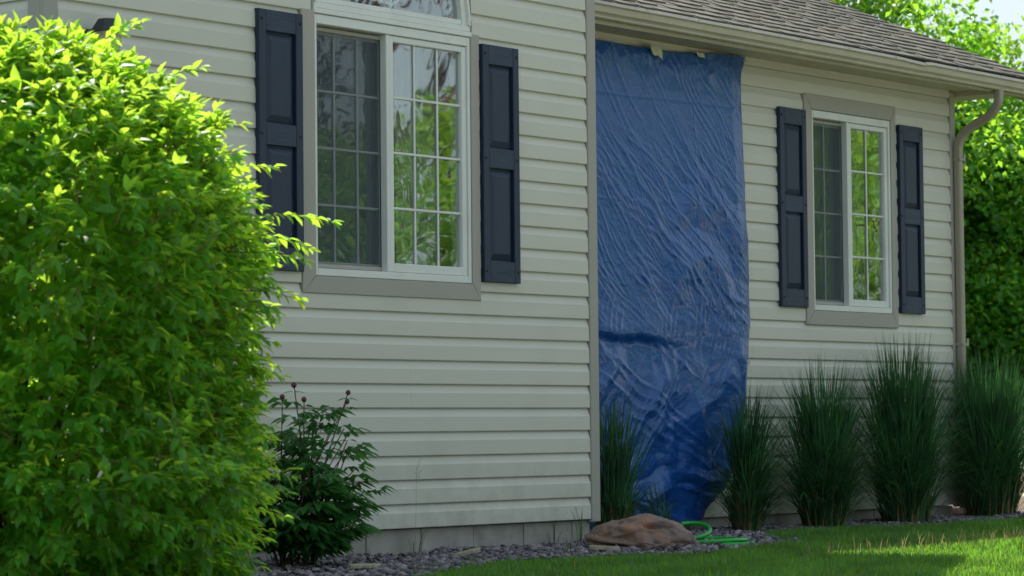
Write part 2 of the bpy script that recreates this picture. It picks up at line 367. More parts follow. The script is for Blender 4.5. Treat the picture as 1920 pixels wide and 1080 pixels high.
# ------------------------------------------------------------------ ground
GZ = -0.14
g = MB(); g.v = [(-900, -900, GZ), (900, -900, GZ), (900, 900, GZ), (-900, 900, GZ)]; g.f = [(0, 1, 2, 3)]
o = build(g, 'ground', 'ground'); o['kind'] = 'structure'
EDGE = np.array([(-6.5, -2.4), (-4.2, -2.0), (-3.2, -1.5), (-1.85, -.82), (-1.4, -1.0), (-.9, -1.25), (0, -1.02), (.6, -.85), (.95, -.45), (1.3, -.18), (2, -.09), (3.5, -.06), (5.0, -.05), (5.6, .05), (6.2, .4)])
def edgeY(x): return np.interp(x, EDGE[:, 0], EDGE[:, 1]) + .03*np.sin(x*9.0) + .05*vnoise(np.asarray(x)*5.0, np.asarray(x)*.7, 71)
xs = np.linspace(-5.5, 6.0, 70)
g = MB()
for x in xs: g.v += [(x, edgeY(x)-.06, GZ+.008), (x, .9, GZ+.008)]
g.f = [(2*i, 2*i+2, 2*i+3, 2*i+1) for i in range(len(xs)-1)]
o = build(g, 'gravel_bed', 'soil'); o['kind'] = 'structure'

M['bounce_concrete'] = surf('driveway concrete', (.45, .42, .35), .9, .2, var=.08, vscale=2, bump=.3, bscale=60, dirt=((.36, .33, .27), .8, .5))
g = MB().box(-30, 30, -11.5, -4.6, GZ-.1, GZ+.004)  # out-of-view slab, added to bounce warm sunlight up under the eaves
o = build(g, 'bounce_slab', 'bounce_concrete'); o['kind'] = 'structure'

# ------------------------------------------------------------------ house
D = 0.4514
E_ = 0.1143
XL, XC, XR = -3.745, 0.085, 4.60          # left end, inner corner, right end
house = thing('house', 'beige vinyl sided house with taupe window trim, navy shutters and brown shingle roof', 'house', (0, 0, GZ))
LWT = 3.60                                # eave height of the gabled wing, raised to lengthen its lawn shadow

# window openings (x0,x1,z0,z1)
LW_O = (-2.10, -.94, 1.17, 2.44); RW_O = (2.878, 3.81, 1.16, 2.385)
LW_A = (-1.523, 2.44, .575)               # arch centre x, z, outer radius

# wall cores with holes for the windows
def core(x0, x1, y, o_, top, arch=None):
    mb = MB(); t = .11
    mb.box(x0, o_[0], y, y+t, GZ+.19, top); mb.box(o_[1], x1, y, y+t, GZ+.19, top)
    mb.box(o_[0], o_[1], y, y+t, GZ+.19, o_[2])
    if arch:
        ax, az, R = arch; n = 16
        arc = [(ax-R*math.cos(math.pi*i/n), az+R*math.sin(math.pi*i/n)) for i in range(n+1)]
        for i in range(n):
            a, b = arc[i], arc[i+1]
            mb.prism([a, b, (b[0], top), (a[0], top)], 'y', y, y+t)
    else: mb.box(o_[0], o_[1], y, y+t, o_[3], top)
    return mb
wall_l = build(core(XL, XC, 0.0, LW_O, LWT, LW_A), 'wall', 'wallcore', house)
# gable triangle above the wing wall
gx = (XL+XC)/2; PK = LWT+1.0*(XC-XL)/2
build(MB().prism([(XL, LWT+.002), (XC, LWT+.002), (gx, PK)], 'y', .0, .11), 'gable', 'siding', house)
wall_r = build(core(XC, XR, D, RW_O, 2.66), 'wall', 'wallcore', house)
wall_s = build(MB().box(XL, XL+.11, .115, 7, GZ+.19, LWT), 'wall', 'wallcore', house)
mb = MB().box(XR-.11, XR, D+.115, 7.4, GZ+.19, 2.66); mb.prism([(D+.115, 2.662), (7.4, 2.662), (3.93, 4.12)], 'x', XR-.11, XR)
build(mb, 'wall', 'siding', house)
build(MB().box(XL, XR, 7.42, 7.5, GZ+.19, 2.66), 'wall', 'siding', house)
build(MB().box(XC-.11, XC-.002, .115, D-.002, GZ+.19, LWT), 'wall', 'siding', house)
build(MB().box(XL+.12, XR-.12, 2.6, 2.68, GZ, 3.05), 'interior_wall', 'interior', house)
build(MB().box(XL+.12, XC-.12, .13, 2.58, 3.04, 3.06), 'ceiling', 'interior', house)
build(MB().box(XC+.01, XR-.12, D+.13, 2.58, 2.66, 2.68), 'ceiling', 'interior', house)
build(MB().box(XL+.12, XC-.12, .13, 2.6, .02, .05), 'interior_floor', 'interior', house)

# siding courses
def course(x0, x1, y, z, cut_top=None, dy=0.):
    h = E_+.004 if cut_top is None else min(E_+.004, cut_top-z)
    fl = min(.071, h)
    pr = [(y-.001+dy, z), (y-.0195+dy, z), (y-.0210+dy, z+.003), (y-.0200+dy, z+fl)]
    if h > .075: pr += [(y-.0155+dy, z+fl+.010), (y-.0025+dy, z+h)]
    pr += [(y-.0005+dy, pr[-1][1])]
    return MB().prism(pr, 'x', x0, x1)
TRL = (-2.185, -.885, 1.098)              # LW trim outer left, right, bottom
for k in range(0, 33):
    z = k*E_
    if z >= LWT-.02: break
    x0, x1 = XL+.055, XC-.078
    segs = [(x0, x1)]
    zt = z+E_
    if zt > TRL[2]+.03 and z < 2.40: segs = [(x0, TRL[0]-.004), (TRL[1]+.004, x1)]
    if z < TRL[2] < zt: build(course(TRL[0]-.003, TRL[1]+.003, 0, z, TRL[2]+.004), 'siding_panel', 'siding', wall_l)
    if z >= 2.40:
        zz = max(z-LW_A[1], 0); hw = math.sqrt(max(0, (LW_A[2]+.012)**2-zz*zz)) if zz < LW_A[2] else 0
        if hw > 0: segs = [(x0, LW_A[0]-hw-.004), (LW_A[0]+hw+.004, x1)]
    for (a, b) in segs:
        if k in (5, 6) and a < -1.42 < b:
            build(course(a, -1.42, 0, z), 'siding_panel', 'siding', wall_l); build(course(-1.4215, b, 0, z, dy=-.0006), 'siding_panel', 'siding', wall_l)
        elif k in (1, 2) and a < -.46 < b:
            build(course(a, -.46, 0, z), 'siding_panel', 'siding', wall_l); build(course(-.4615, b, 0, z, dy=-.0005), 'siding_panel', 'siding', wall_l)
        else: build(course(a, b, 0, z), 'siding_panel', 'siding', wall_l)
TRR = (2.797, 3.866, 1.078, 2.474)
Z0R = 2.4677-22*E_
for k in range(0, 24):
    z = Z0R+k*E_; x0, x1 = XC+.01, XR-.043
    segs = [(x0, x1)]
    if z+E_ > TRR[2]+.03 and z < TRR[3]-.03: segs = [(x0, TRR[0]-.004), (TRR[1]+.004, x1)]
    if z < TRR[2] < z+E_ and len(segs) == 2: build(course(TRR[0]-.003, TRR[1]+.003, D, z, TRR[2]+.004), 'siding_panel', 'siding', wall_r)
    for (a, b) in segs:
        if k == 8: build(course(a, 2.22, D, z, 2.585), 'siding_panel', 'siding', wall_r); build(course(2.2185, b, D, z, 2.585, dy=-.0006), 'siding_panel', 'siding', wall_r)
        elif k == 9 and a < 3.9 < b: build(course(a, 3.88, D, z, 2.585), 'siding_panel', 'siding', wall_r); build(course(3.8785, b, D, z, 2.585, dy=-.0006), 'siding_panel', 'siding', wall_r)
        elif z < 2.56: build(course(a, b, D, z, 2.585), 'siding_panel', 'siding', wall_r)
for k in range(0, 31):                    # side wall of the wing, seen past the left corner post
    z = k*E_
    pr = [(XL-.002, z), (XL-.0165, z), (XL-.0165, z+.071), (XL-.004, z+E_+.004), (XL-.001, z+E_+.004)]
    build(MB().prism(pr, 'y', .078, 4.0), 'siding_panel', 'siding', wall_s)
build(MB().box(XC+.01, XR-.05, D-.024, D-.001, 2.587, 2.634), 'frieze_board', 'siding', wall_r)
build(MB().box(XC+.01, XR-.05, D-.030, D-.001, 2.60, 2.612), 'frieze_bead', 'siding', wall_r)

# corner posts
build(MB().bbox(XC-.074, XC, -.026, .002, -.015, LWT, .004), 'corner_post', 'trim', house)
build(MB().box(XC-.020, XC+.003, .003, D-.03, -.015, LWT), 'corner_post', 'trim', house)
build(MB().bbox(XL-.026, XL+.052, -.026, .002, -.015, LWT, .004), 'corner_post', 'trim', house)
build(MB().box(XL-.026, XL+.0, .003, .076, -.015, LWT), 'corner_post', 'trim', house)
build(MB().bbox(XR-.041, XR+.022, D-.026, D+.002, -.06, 2.63, .004), 'corner_post', 'trim', house)

# foundation blocks
fnd = build(MB().box(XL+.03, XC-.04, .035, .2, GZ-.1, -.004).box(XC-.1, XR-.03, D+.03, D+.2, GZ-.1, Z0R-.004), 'foundation', 'concrete', house)
random.seed(3)
def blocks(xa, xb, y, top):
    x = xa; i = 0
    while x < xb-.02:
        w = min(.394, xb-x)
        build(MB().bbox(x, x+w, y+random.uniform(0, .004), y+.033, GZ-.09, top, .0025), 'block', 'concrete', fnd); x += w+.006
blocks(XL+.035, XC-.045, .012, -.006); blocks(XC-.09, XR-.035, D+.008, Z0R-.006)

# ---- roof of the main part
SL = .42; ca = math.cos(math.atan(SL)); sa = math.sin(math.atan(SL)); EY, EZ = .045, 2.712; RX0, RX1 = XC+.02, 5.22
def rp_(x, t, h=0.): return (x, EY+t*ca-h*sa, EZ+t*sa+h*ca)
def slab(x0, x1, t0, t1, h0, h1, h2=None):
    mb = MB(); h2 = h1 if h2 is None else h2
    for t, h in ((t0, h0), (t1, min(h0, h2-.001)), (t1, h2), (t0, h1)):
        for x in (x0, x1): mb.v.append(rp_(x, t, h))
    mb.f = [(0, 1, 3, 2), (2, 3, 5, 4), (4, 5, 7, 6), (6, 7, 1, 0), (0, 2, 4, 6), (1, 7, 5, 3)]
    return mb
TR = 4.25
mb = slab(RX0, RX1, .0, TR, -.03, -.002)
yr, zr = rp_(0, TR)[1], rp_(0, TR)[2]
mb.prism([(yr, zr-.03), (yr, zr), (2*yr-EY, EZ), (2*yr-EY, EZ-.03)], 'x', RX0, RX1)
roof = build(mb, 'roof', 'shingle_dark', house)
EXP = .143
random.seed(11)
field = MB()
for i in range(29):
    t0 = i*EXP - .012
    h = .002
    base = slab(RX0, RX1, t0, t0+EXP+.03, .001, .0065, .002)
    if i < 14: build(base, 'shingle_course', 'shingle_dark' if i == 0 else 'shingle', roof)
    else:
        n = len(field.v); field.v += base.v; field.f += [tuple(n+q for q in f) for f in base.f]
    x = RX0+random.uniform(-.2, 0)
    while x < RX1:
        w = random.choice((.12, .17, .2, .24, .3))*random.uniform(.9, 1.1); xe = min(x+w, RX1)
        xs_ = max(x, RX0)
        if xe-xs_ > .03:
            tb = slab(xs_, xe, t0-.004+random.uniform(0, .006), t0+EXP+.02, .0066, .0118+random.uniform(0, .003), .0030)
            if i < 14: build(tb, 'shingle', 'shingle', roof)
            else:
                n = len(field.v); field.v += tb.v; field.f += [tuple(n+q for q in f) for f in tb.f]
        x += w+random.choice((.03, .05, .08, .12))
o = build(field, 'shingle_field', 'shingle', roof); o['kind'] = 'stuff'
# rake board of the gable end
mb = MB()
for t in (0, TR):
    for x in (RX1-.02, RX1-.002):
        for h in (-.17, -.032): mb.v.append(rp_(x, t, h))
mb.f = [(0, 1, 3, 2), (4, 6, 7, 5), (0, 4, 5, 1), (2, 3, 7, 6), (1, 5, 7, 3), (0, 2, 6, 4)]
build(mb, 'rake_board', 'gutter', roof)

# ---- unseen wing roof (front gable), height and pitch shaped to shade the lawn
mb = MB(); ov = .3
for s in (-1, 1):
    xe = gx+s*((XC-XL)/2+ov); ze = LWT-1.0*ov+.06
    mb.prism([(gx, PK+.06), (xe, ze), (xe, ze-.05), (gx, PK+.01)], 'y', -.32, 6.5)
build(mb, 'wing_roof', 'shingle', house)

# ---- soffit, fascia, gutter
sof = build(MB().box(XC+.01, XR+.02, .14, D-.026, 2.640, 2.655), 'soffit', 'wallcore', house)
x = XC+.012
while x < XR+.0:
    w = .094; xe = min(x+w, XR+.02)
    build(MB().prism([(x, 2.639), (x, 2.6345), (x+.004, 2.632), (xe-.004, 2.632), (xe, 2.6345), (xe, 2.639)], 'y', .138, D-.027), 'soffit_panel', 'soffit', sof)
    x += w+.0035
build(MB().box(XC+.01, RX1-.022, .112, .136, 2.603, 2.715), 'fascia', 'soffit', house)
build(MB().box(XR+.021, XR+.035, .137, D+.0, 2.60, 2.70), 'soffit_return', 'soffit', house)
build(MB().box(XR+.036, RX1-.03, .137, 7, 2.64, 2.652), 'soffit_return', 'soffit', house)

def gut(x0, x1, dz0, dz1, dips=()):
    prof = [(.108, 2.700), (.108, 2.622), (.055, 2.620), (.050, 2.626), (.050, 2.634), (.043, 2.642), (.032, 2.650), (.028, 2.664), (.026, 2.682), (.016, 2.684), (.013, 2.688), (.027, 2.7075), (.031, 2.708), (.034, 2.702),
            (.036, 2.684), (.038, 2.664), (.05, 2.652), (.058, 2.634), (.1, 2.632), (.102, 2.700)]
    n = 26; mb = MB(); k = len(prof)
    for i in range(n+1):
        x = x0+(x1-x0)*i/n; dz = dz0+(dz1-dz0)*i/n
        for (y, z) in prof:
            e = 0
            for (cx, wd, am) in dips: e -= am*math.exp(-((x-cx)/wd)**2)*(1 if z > 2.68 and y < .05 else .25)
            mb.v.append((x, y+.0015*math.sin(x*7+z*9), z+dz+e))
    for i in range(n):
        for j in range(k):
            j2 = (j+1) % k; mb.f.append((i*k+j, i*k+j2, (i+1)*k+j2, (i+1)*k+j))
    mb.f += [tuple(range(k)), tuple(n*k+j for j in range(k))[::-1]]
    return mb
gt = build(gut(XC+.012, 3.56, .002, -.006, ((3.56, .22, .011),)), 'gutter', 'gutter', house)
gt2 = build(gut(3.562, 5.24, -.006, -.012, ((3.562, .04, .006),)), 'gutter', 'gutter', house)
for q, gg in [(v, gt) for v in (.62, 1.10, 1.62, 2.14, 2.66, 3.2)] + [(v, gt2) for v in (3.95, 4.5, 5.0)]:
    s_ = MB().tube([(q, .022, 2.6965-.0028*q), (q, .0165, 2.699-.0028*q)], .004, 6); build(s_, 'screw', 'black', gg)

# ---- downspout with corrugated elbows
def path_smooth(P_, n=10):
    P_ = [Vector(p) for p in P_]; out = []
    Q = [P_[0]]+P_+[P_[-1]]
    for i in range(1, len(Q)-2):
        a, b, c, d = Q[i-1:i+3]
        for j in range(n):
            t = j/n; out.append(.5*((2*b)+(c-a)*t+(2*a-5*b+4*c-d)*t*t+(3*b-a-3*c+d)*t**3))
    out.append(P_[-1]); return out
def rect_sweep(pts, hw, hd, ripple=0.):
    mb = MB(); n = len(pts)
    for i, p in enumerate(pts):
        t = (pts[min(i+1, n-1)]-pts[max(i-1, 0)]).normalized()
        ux = Vector((1, 0, 0)); ux = (ux-t*ux.dot(t)).normalized(); uy = t.cross(ux)
        k = 1+(ripple if i % 2 else 0)
        for a in range(12):
            an = 2*math.pi*(a+.5)/12; cx, cy = math.cos(an), math.sin(an)
            sx = math.copysign(abs(cx)**.45, cx); sy = math.copysign(abs(cy)**.45, cy)
            mb.v.append(tuple(p+ux*hw*k*sx+uy*hd*k*sy))
    for i in range(n-1):
        for a in range(12):
            b = (a+1) % 12; mb.f.append((i*12+a, i*12+b, (i+1)*12+b, (i+1)*12+a))
    mb.f += [tuple(range(12)), tuple((n-1)*12+a for a in range(12))[::-1]]
    return mb
DX, DY = 4.605, .398
dsp = build(rect_sweep([Vector((DX, DY, z)) for z in np.linspace(2.20, -.07, 12)], .026, .024), 'downspout', 'downspout', house)
pts = path_smooth([(4.565, .072, 2.625), (4.565, .072, 2.57), (4.568, .085, 2.52), (4.578, .15, 2.455), (4.59, .26, 2.405), (4.60, .35, 2.355), (4.605, .392, 2.285), (DX, DY, 2.215), (DX, DY, 2.19)], 7)
build(rect_sweep(pts, .0268, .0255, .045), 'elbow', 'downspout', dsp)
for z in (2.18, .98):
    build(MB().box(DX-.03, DX+.034, DY-.029, DY+.03, z, z+.016).box(DX+.030, DX+.052, DY-.026, DY-.020, z-.004, z+.045), 'strap', 'downspout', dsp)

# ------------------------------------------------------------------ windows
def frame_mb(x0, x1, z0, z1, y0, y1, wl_, wr, wb, wt, bev=.003):
    mb = MB()
    mb.bbox(x0, x0+wl_, y0, y1, z0, z1, bev); mb.bbox(x1-wr, x1, y0, y1, z0, z1, bev)
    mb.bbox(x0+wl_+.0005, x1-wr-.0005, y0+.0008, y1, z0, z0+wb, bev); mb.bbox(x0+wl_+.0005, x1-wr-.0005, y0+.0008, y1, z1-wt, z1, bev)
    return mb
def pane(x0, x1, z0, z1, y): return MB().box(x0, x1, y, y+.004, z0, z1)
def muntins(win, x0, x1, z0, z1, y, cols, rows):
    for c in range(1, cols):
        x = x0+(x1-x0)*c/cols; build(MB().bbox(x-.0058, x+.0058, y, y+.006, z0-.004, z1+.004, .002), 'muntin', 'white', win)
    for r in range(1, rows):
        z = z0+(z1-z0)*r/rows; build(MB().bbox(x0-.004, x1+.004, y-.0012, y+.0075, z-.0058, z+.0058, .002), 'muntin', 'white', win)
def slider(name, x0, x1, z0, z1, Y, xs, cols, label):
    """outer frame, left sash behind an insect screen, right sash in front"""
    w = build(frame_mb(x0, x1, z0, z1, Y-.022, Y+.09, .018, .020, .034, .045), name, 'white', house)
    w['label'] = label
    # right sash
    rx0, rx1, rz0, rz1 = xs-.012, x1-.021, z0+.036, z1-.047
    build(frame_mb(rx0, rx1, rz0, rz1, Y-.012, Y+.03, .032, .034, .042, .030), 'sash', 'white', w)
    gx0, gx1, gz0, gz1 = rx0+.030, rx1-.032, rz0+.040, rz1-.028
    build(pane(gx0, gx1, gz0, gz1, Y+.008), 'pane', 'glass', w); muntins(w, gx0, gx1, gz0, gz1, Y+.0005, cols, 4)
    # left sash, set back
    lx0, lx1, lz0, lz1 = x0+.019, xs+.012, z0+.036, z1-.047
    build(frame_mb(lx0, lx1, lz0, lz1, Y+.042, Y+.07, .03, .03, .035, .035), 'sash', 'white', w)
    gx0, gx1, gz0, gz1 = lx0+.028, lx1-.028, lz0+.033, lz1-.033
    build(pane(gx0, gx1, gz0, gz1, Y+.05), 'pane', 'glass', w); muntins(w, gx0, gx1, gz0, gz1, Y+.0425, cols, 4)
    # screen and its grey frame
    build(frame_mb(lx0+.002, xs-.014, lz0+.002, lz1-.004, Y+.020, Y+.030, .014, .022, .02, .02), 'screen_frame', 'trim', w)
    build(MB().box(lx0+.012, xs-.03, Y+.025, Y+.026, lz0+.018, lz1-.02), 'insect_screen', 'screen', w)
    build(MB().bbox(xs-.036, xs-.013, Y-.016, Y+.036, z0+.035, z1-.046, .003), 'meeting_rail', 'white', w)
    return w
wL = slider('window', -2.092, -.950, 1.180, 2.392, 0.0, -1.540, 3, 'wide white sliding window with grids and an arched top')
wR = slider('window', 2.888, 3.802, 1.166, 2.380, D, 3.335, 2, 'narrow white sliding window with grids')
# header strip and arch
build(MB().bbox(-2.100, -.942, -.030, .08, 2.394, 2.418, .003), 'header', 'white', wL)
build(MB().bbox(-2.094, -.948, -.024, .08, 2.419, 2.448, .003), 'header', 'white', wL)
ax, az, R = LW_A[0], 2.449, .572
mb = MB(); n = 40
for (ri, ro, y0, y1) in ((R-.052, R-.016, -.016, .06), (R-.0155, R, -.030, .04)):
    k = len(mb.v)
    for i in range(n+1):
        a = math.pi*i/n; c, s_ = -math.cos(a), math.sin(a)
        for r_, y in ((ri, y1), (ri, y0), (ro, y0), (ro, y1)): mb.v.append((ax+c*r_, y, az+s_*r_))
    for i in range(n):
        for j in range(4):
            j2 = (j+1) % 4; mb.f.append((k+i*4+j, k+i*4+j2, k+(i+1)*4+j2, k+(i+1)*4+j))
    mb.f += [(k, k+1, k+2, k+3), (k+n*4+3, k+n*4+2, k+n*4+1, k+n*4)]
build(mb, 'arch_frame', 'white', wL)
build(MB().bbox(ax-R+.053, ax+R-.053, -.014, .05, az+.0005, az+.026, .003), 'sash', 'white', wL)
mb = MB(); Rg = R-.05
mb.prism([(ax-Rg*math.cos(math.pi*i/24), az+.024+(Rg-.024)*math.sin(math.pi*i/24)) for i in range(25)], 'y', .010, .014)
build(mb, 'pane', 'glass', wL)
for a in (36, 63, 90, 117, 144):
    c, s_ = math.cos(rad(a)), math.sin(rad(a)); p0 = Vector((ax+.0*c, .019, az+.03)); p1 = Vector((ax+c*(Rg-.01), .019, az+s_*(Rg-.01)))
    t = (p1-p0).normalized(); nn = Vector((-t.z, 0, t.x))*.0075; mb = MB()
    for p in (p0, p1):
        for q in (-1, 1):
            for y in (-.003, .003): mb.v.append(tuple(p+nn*q+Vector((0, y, 0))))
    mb.f = [(0, 1, 3, 2), (4, 6, 7, 5), (0, 4, 5, 1), (2, 3, 7, 6), (0, 2, 6, 4), (1, 5, 7, 3)]
    build(mb, 'muntin', 'white', wL)

# taupe trim boards with mitred corners
def trim_board(prof, y0, y1, parent):
    """prof: (x,z) polygon; front face slightly chamfered"""
    mb = MB(); cx = sum(p[0] for p in prof)/len(prof); cz = sum(p[1] for p in prof)/len(prof); k = len(prof)
    for y, s_ in ((y1, 0), (y0+.003, 0), (y0, .003)):
        for p in prof:
            dx, dz = cx-p[0], cz-p[1]; mb.v.append((p[0]+math.copysign(min(s_, abs(dx)), dx), y, p[1]+math.copysign(min(s_, abs(dz)), dz)))
    for l in (0, 1):
        for i in range(k):
            j = (i+1) % k; mb.f.append((l*k+i, l*k+j, (l+1)*k+j, (l+1)*k+i))
    mb.f += [tuple(range(k))[::-1], tuple(2*k+i for i in range(k))]
    return build(mb, 'trim_board', 'trim', parent)
a, b, c = TRL; i0, i1, ib = -2.0935, -.9485, 1.1785
trim_board([(a, c), (i0, ib), (i0, 2.405), (a, 2.405)], -.028, .0, wL)
trim_board([(b, c), (b, 2.410), (i1, 2.410), (i1, ib)], -.028, .0, wL)
trim_board([(a+.001, c-.0005), (b-.001, c-.0005), (i1-.001, ib-.0012), (i0+.001, ib-.0012)], -.029, .0, wL)
a, b, c, d = TRR; i0, i1, ib, it = 2.8865, 3.8035, 1.1645, 2.3815
trim_board([(a, c), (i0, ib), (i0, it), (a, d)], D-.028, D, wR)
trim_board([(b, c), (b, d), (i1, it), (i1, ib)], D-.028, D, wR)
trim_board([(a+.001, c-.0005), (b-.001, c-.0005), (i1-.001, ib-.0012), (i0+.001, ib-.0012)], D-.029, D, wR)
trim_board([(a+.001, d+.0005), (i0+.001, it+.0012), (i1-.001, it+.0012), (b-.001, d+.0005)], D-.029, D, wR)

# shutters
def shutter(x0, x1, z0, z1, Y):
    yb, yf = Y-.017, Y-.046; sw = .046
    sh = build(MB().bbox(x0, x0+sw, yf, yb, z0, z1, .003).bbox(x1-sw, x1, yf, yb, z0, z1, .003).box(x0+sw, x1-sw, yb-.006, yb-.001, z0+.02, z1-.02), 'shutter', 'navy', house)
    zt, zm0, zm1, zb = z1-.098, z0+.565, z0+.665, z0+.105
    for q0, q1 in ((zt, z1), (zm0, zm1), (z0, zb)):
        build(MB().bbox(x0+sw+.0005, x1-sw-.0005, yf+.001, yb, q0, q1, .003), 'rail', 'navy_rail', sh)
    for q0, q1 in ((zm1, zt), (zb, zm0)):
        xa, xb = x0+sw+.006, x1-sw-.006; za, zb_ = q0+.008, q1-.008; m_ = .030; mb = MB()
        mb.v = [(xa, yb-.007, za), (xb, yb-.007, za), (xb, yb-.007, zb_), (xa, yb-.007, zb_), (xa+.001, yb-.010, za+.001), (xb-.001, yb-.010, za+.001), (xb-.001, yb-.010, zb_-.001), (xa+.001, yb-.010, zb_-.001),
                (xa+m_, yf+.006, za+m_), (xb-m_, yf+.006, za+m_), (xb-m_, yf+.006, zb_-m_), (xa+m_, yf+.006, zb_-m_)]
        for l in (0, 4):
            for i in range(4): mb.f.append((l+i, l+(i+1) % 4, l+4+(i+1) % 4, l+4+i))
        mb.f.append((8, 9, 10, 11)); build(mb, 'raised_panel', 'navy', sh)
    for x in (x0+.018, x1-.018):
        for z in (z0+.055, (zm0+zm1)/2, z1-.045):
            build(MB().tube([(x, yf+.001, z), (x, yf-.004, z)], [.0075, .006], 8), 'screw', 'black', sh)
    return sh
s_ = shutter(-2.488, -2.195, 1.192, 2.372, 0.0)
shutter(-.877, -.590, 1.190, 2.368, 0.0)
shutter(2.503, 2.792, 1.178, 2.366, D); shutter(3.884, 4.172, 1.172, 2.362, D)

# things inside the rooms
def curtain(x0, x1, z0, z1, y, name, label, amp=.018, wl_=.055):
    mb = MB(); n = 40
    for i in range(n+1):
        x = x0+(x1-x0)*i/n; yy = y+amp*math.sin(2*math.pi*x/wl_)+.4*amp*math.sin(2*math.pi*x/(wl_*2.7))
        mb.v += [(x, yy, z0), (x, yy, z1)]
    mb.f = [(2*i, 2*i+2, 2*i+3, 2*i+1) for i in range(n)]
    o = build(mb, name, 'curtain', None, True); tag(o, label, 'curtain'); return o
curtain(-2.22, -1.90, 1.05, 2.5, .24, 'curtain', 'pale curtain behind the screened left half of the arched window')
curtain(-1.20, -.86, 1.05, 2.5, .24, 'curtain', 'pale curtain at the right end of the arched window')
curtain(3.60, 3.90, 1.05, 2.5, D+.24, 'curtain', 'pale curtain behind the right half of the narrow window')
cu = thing('cushion', 'dark cushion with two pale leaf shapes behind the arched window screen', 'cushion', (-1.62, .3, 1.19))
mb = MB(); nx = 12
for i in range(nx+1):
    for j in range(nx+1):
        u, v = i/nx*2-1, j/nx*2-1; e = max(0, (1-u*u)*(1-v*v))**.4
        for s in (-1, 1): mb.v.append((-1.635+u*.15*(1-.1*abs(v)**2), .30+s*.07*e, 1.265+v*.125*(1-.1*abs(u)**2)-.02*u))
for i in range(nx):
    for j in range(nx):
        a, b, c, d = [2*((i+p)*(nx+1)+j+q) for p, q in ((0, 0), (1, 0), (1, 1), (0, 1))]
        mb.f += [(a, b, c, d), (a+1, d+1, c+1, b+1)]
build(mb, 'pad', 'cushion', cu, True)
for (x, z, an, l) in ((-1.585, 1.30, -.55, .085), (-1.60, 1.24, -1.15, .11)):
    mb = MB(); c, s = math.cos(an), math.sin(an)
    P_ = [(0, 0), (.3, .16), (.6, .17), (1, 0), (.6, -.12), (.3, -.14)]
    mb.v = [(x+l*(p*c-q*s), .222, z+l*(p*s+q*c)) for p, q in P_]+[(x+l*(p*c-q*s), .226, z+l*(p*s+q*c)) for p, q in P_]
    mb.f = [tuple(range(6)), tuple(range(11, 5, -1))]+[(i, (i+1) % 6, 6+(i+1) % 6, 6+i) for i in range(6)]
    build(mb, 'leaf_shape', 'curtain', cu)

# ------------------------------------------------------------------ wall lantern at the far left of the wing
lt = thing('wall_lantern', 'dark capped wall lantern half hidden by the shrub top', 'lantern', (-3.50, -.02, 2.0))
def frust(cx, cy, z0, z1, r0_, r1_, seg=6, ph=.5): 
    mb = MB()
    for z, r in ((z0, r0_), (z1, r1_)):
        for k in range(seg):
            a = 2*math.pi*(k+ph)/seg; mb.v.append((cx+r*math.cos(a), cy+r*math.sin(a), z))
    mb.f = [(k, (k+1) % seg, seg+(k+1) % seg, seg+k) for k in range(seg)]+[tuple(range(seg))[::-1], tuple(range(seg, 2*seg))]
    return mb
build(MB().bbox(-3.555, -3.465, -.036, -.016, 2.02, 2.17, .006), 'back_plate', 'lamp_dark', lt)
build(frust(-3.51, -.13, 2.150, 2.205, .075, .040), 'cap', 'lamp_dark', lt)
build(frust(-3.51, -.13, 2.02, 2.149, .045, .062), 'lamp_body', 'lamp_body', lt)
build(frust(-3.51, -.13, 1.995, 2.019, .03, .05), 'base', 'lamp_dark', lt)
build(MB().tube([(-3.51, -.036, 2.10), (-3.51, -.09, 2.09)], .012, 8), 'arm', 'lamp_dark', lt)

# ------------------------------------------------------------------ tarp
tp = thing('tarp', 'wrinkled blue tarpaulin taped up over the doorway beside the wing', 'tarp', (1.2, D-.05, GZ))
nu, nv = 400, 560
U, V = np.meshgrid(np.linspace(0, 1, nu), np.linspace(0, 1, nv))      # V: 0 top, 1 bottom
Zt = np.interp(U, [0, .3, .42, .52, .56, .62, .7, .78, .86, .93, 1], [2.57, 2.575, 2.572, 2.578, 2.570, 2.576, 2.585, 2.60, 2.61, 2.62, 2.625])
Zb = np.interp(U, [0, .4, .6, .75, .9, 1], [-.115, -.112, -.10, -.09, -.08, -.05])
Z = Zt+(Zb-Zt)*V
XRt = np.interp(Z, [-.12, .0, .16, .5, .85, 1.09, 1.5, 1.71, 2.2, 2.45, 2.53, 2.60, 2.64], [1.58, 1.66, 1.90, 2.05, 2.10, 2.123, 2.106, 2.098, 2.082, 2.075, 2.085, 2.125, 2.135])
X = .12+(XRt-.12)*U
def crease(ang, freq, warp, seed, wf=2.2, sharp=1.0):
    """straight pinched creases running along direction ang, bent by a low-frequency warp, fading in and out"""
    c_, s_2 = math.cos(ang), math.sin(ang)
    p = -X*s_2+Z*c_; l = X*c_+Z*s_2
    q = p*freq+warp*vnoise(X*wf, Z*wf, seed)+.35*warp*vnoise(X*wf*3, Z*wf*3, seed+40)+seed*.37
    tri = np.abs((q % 2.0)-1.0)
    msk = np.clip(.15+1.7*vnoise(l*1.7, p*freq*.45, seed+20), 0, 1)
    return (tri**sharp)*msk
wu = np.clip((Z-.95)/.35, 0, 1); wlw = np.clip((1.10-Z)/.3, 0, 1); rt = np.clip((X-.7)/1.3, 0, 1)
d = .045 + .035*np.sin(np.clip(V, 0, 1)*math.pi)
a1 = rad(-36)
low = np.clip((2.35-Z)/.5, 0, 1)
up_ = 1-.62*np.clip((Z-1.75)/.4, 0, 1)
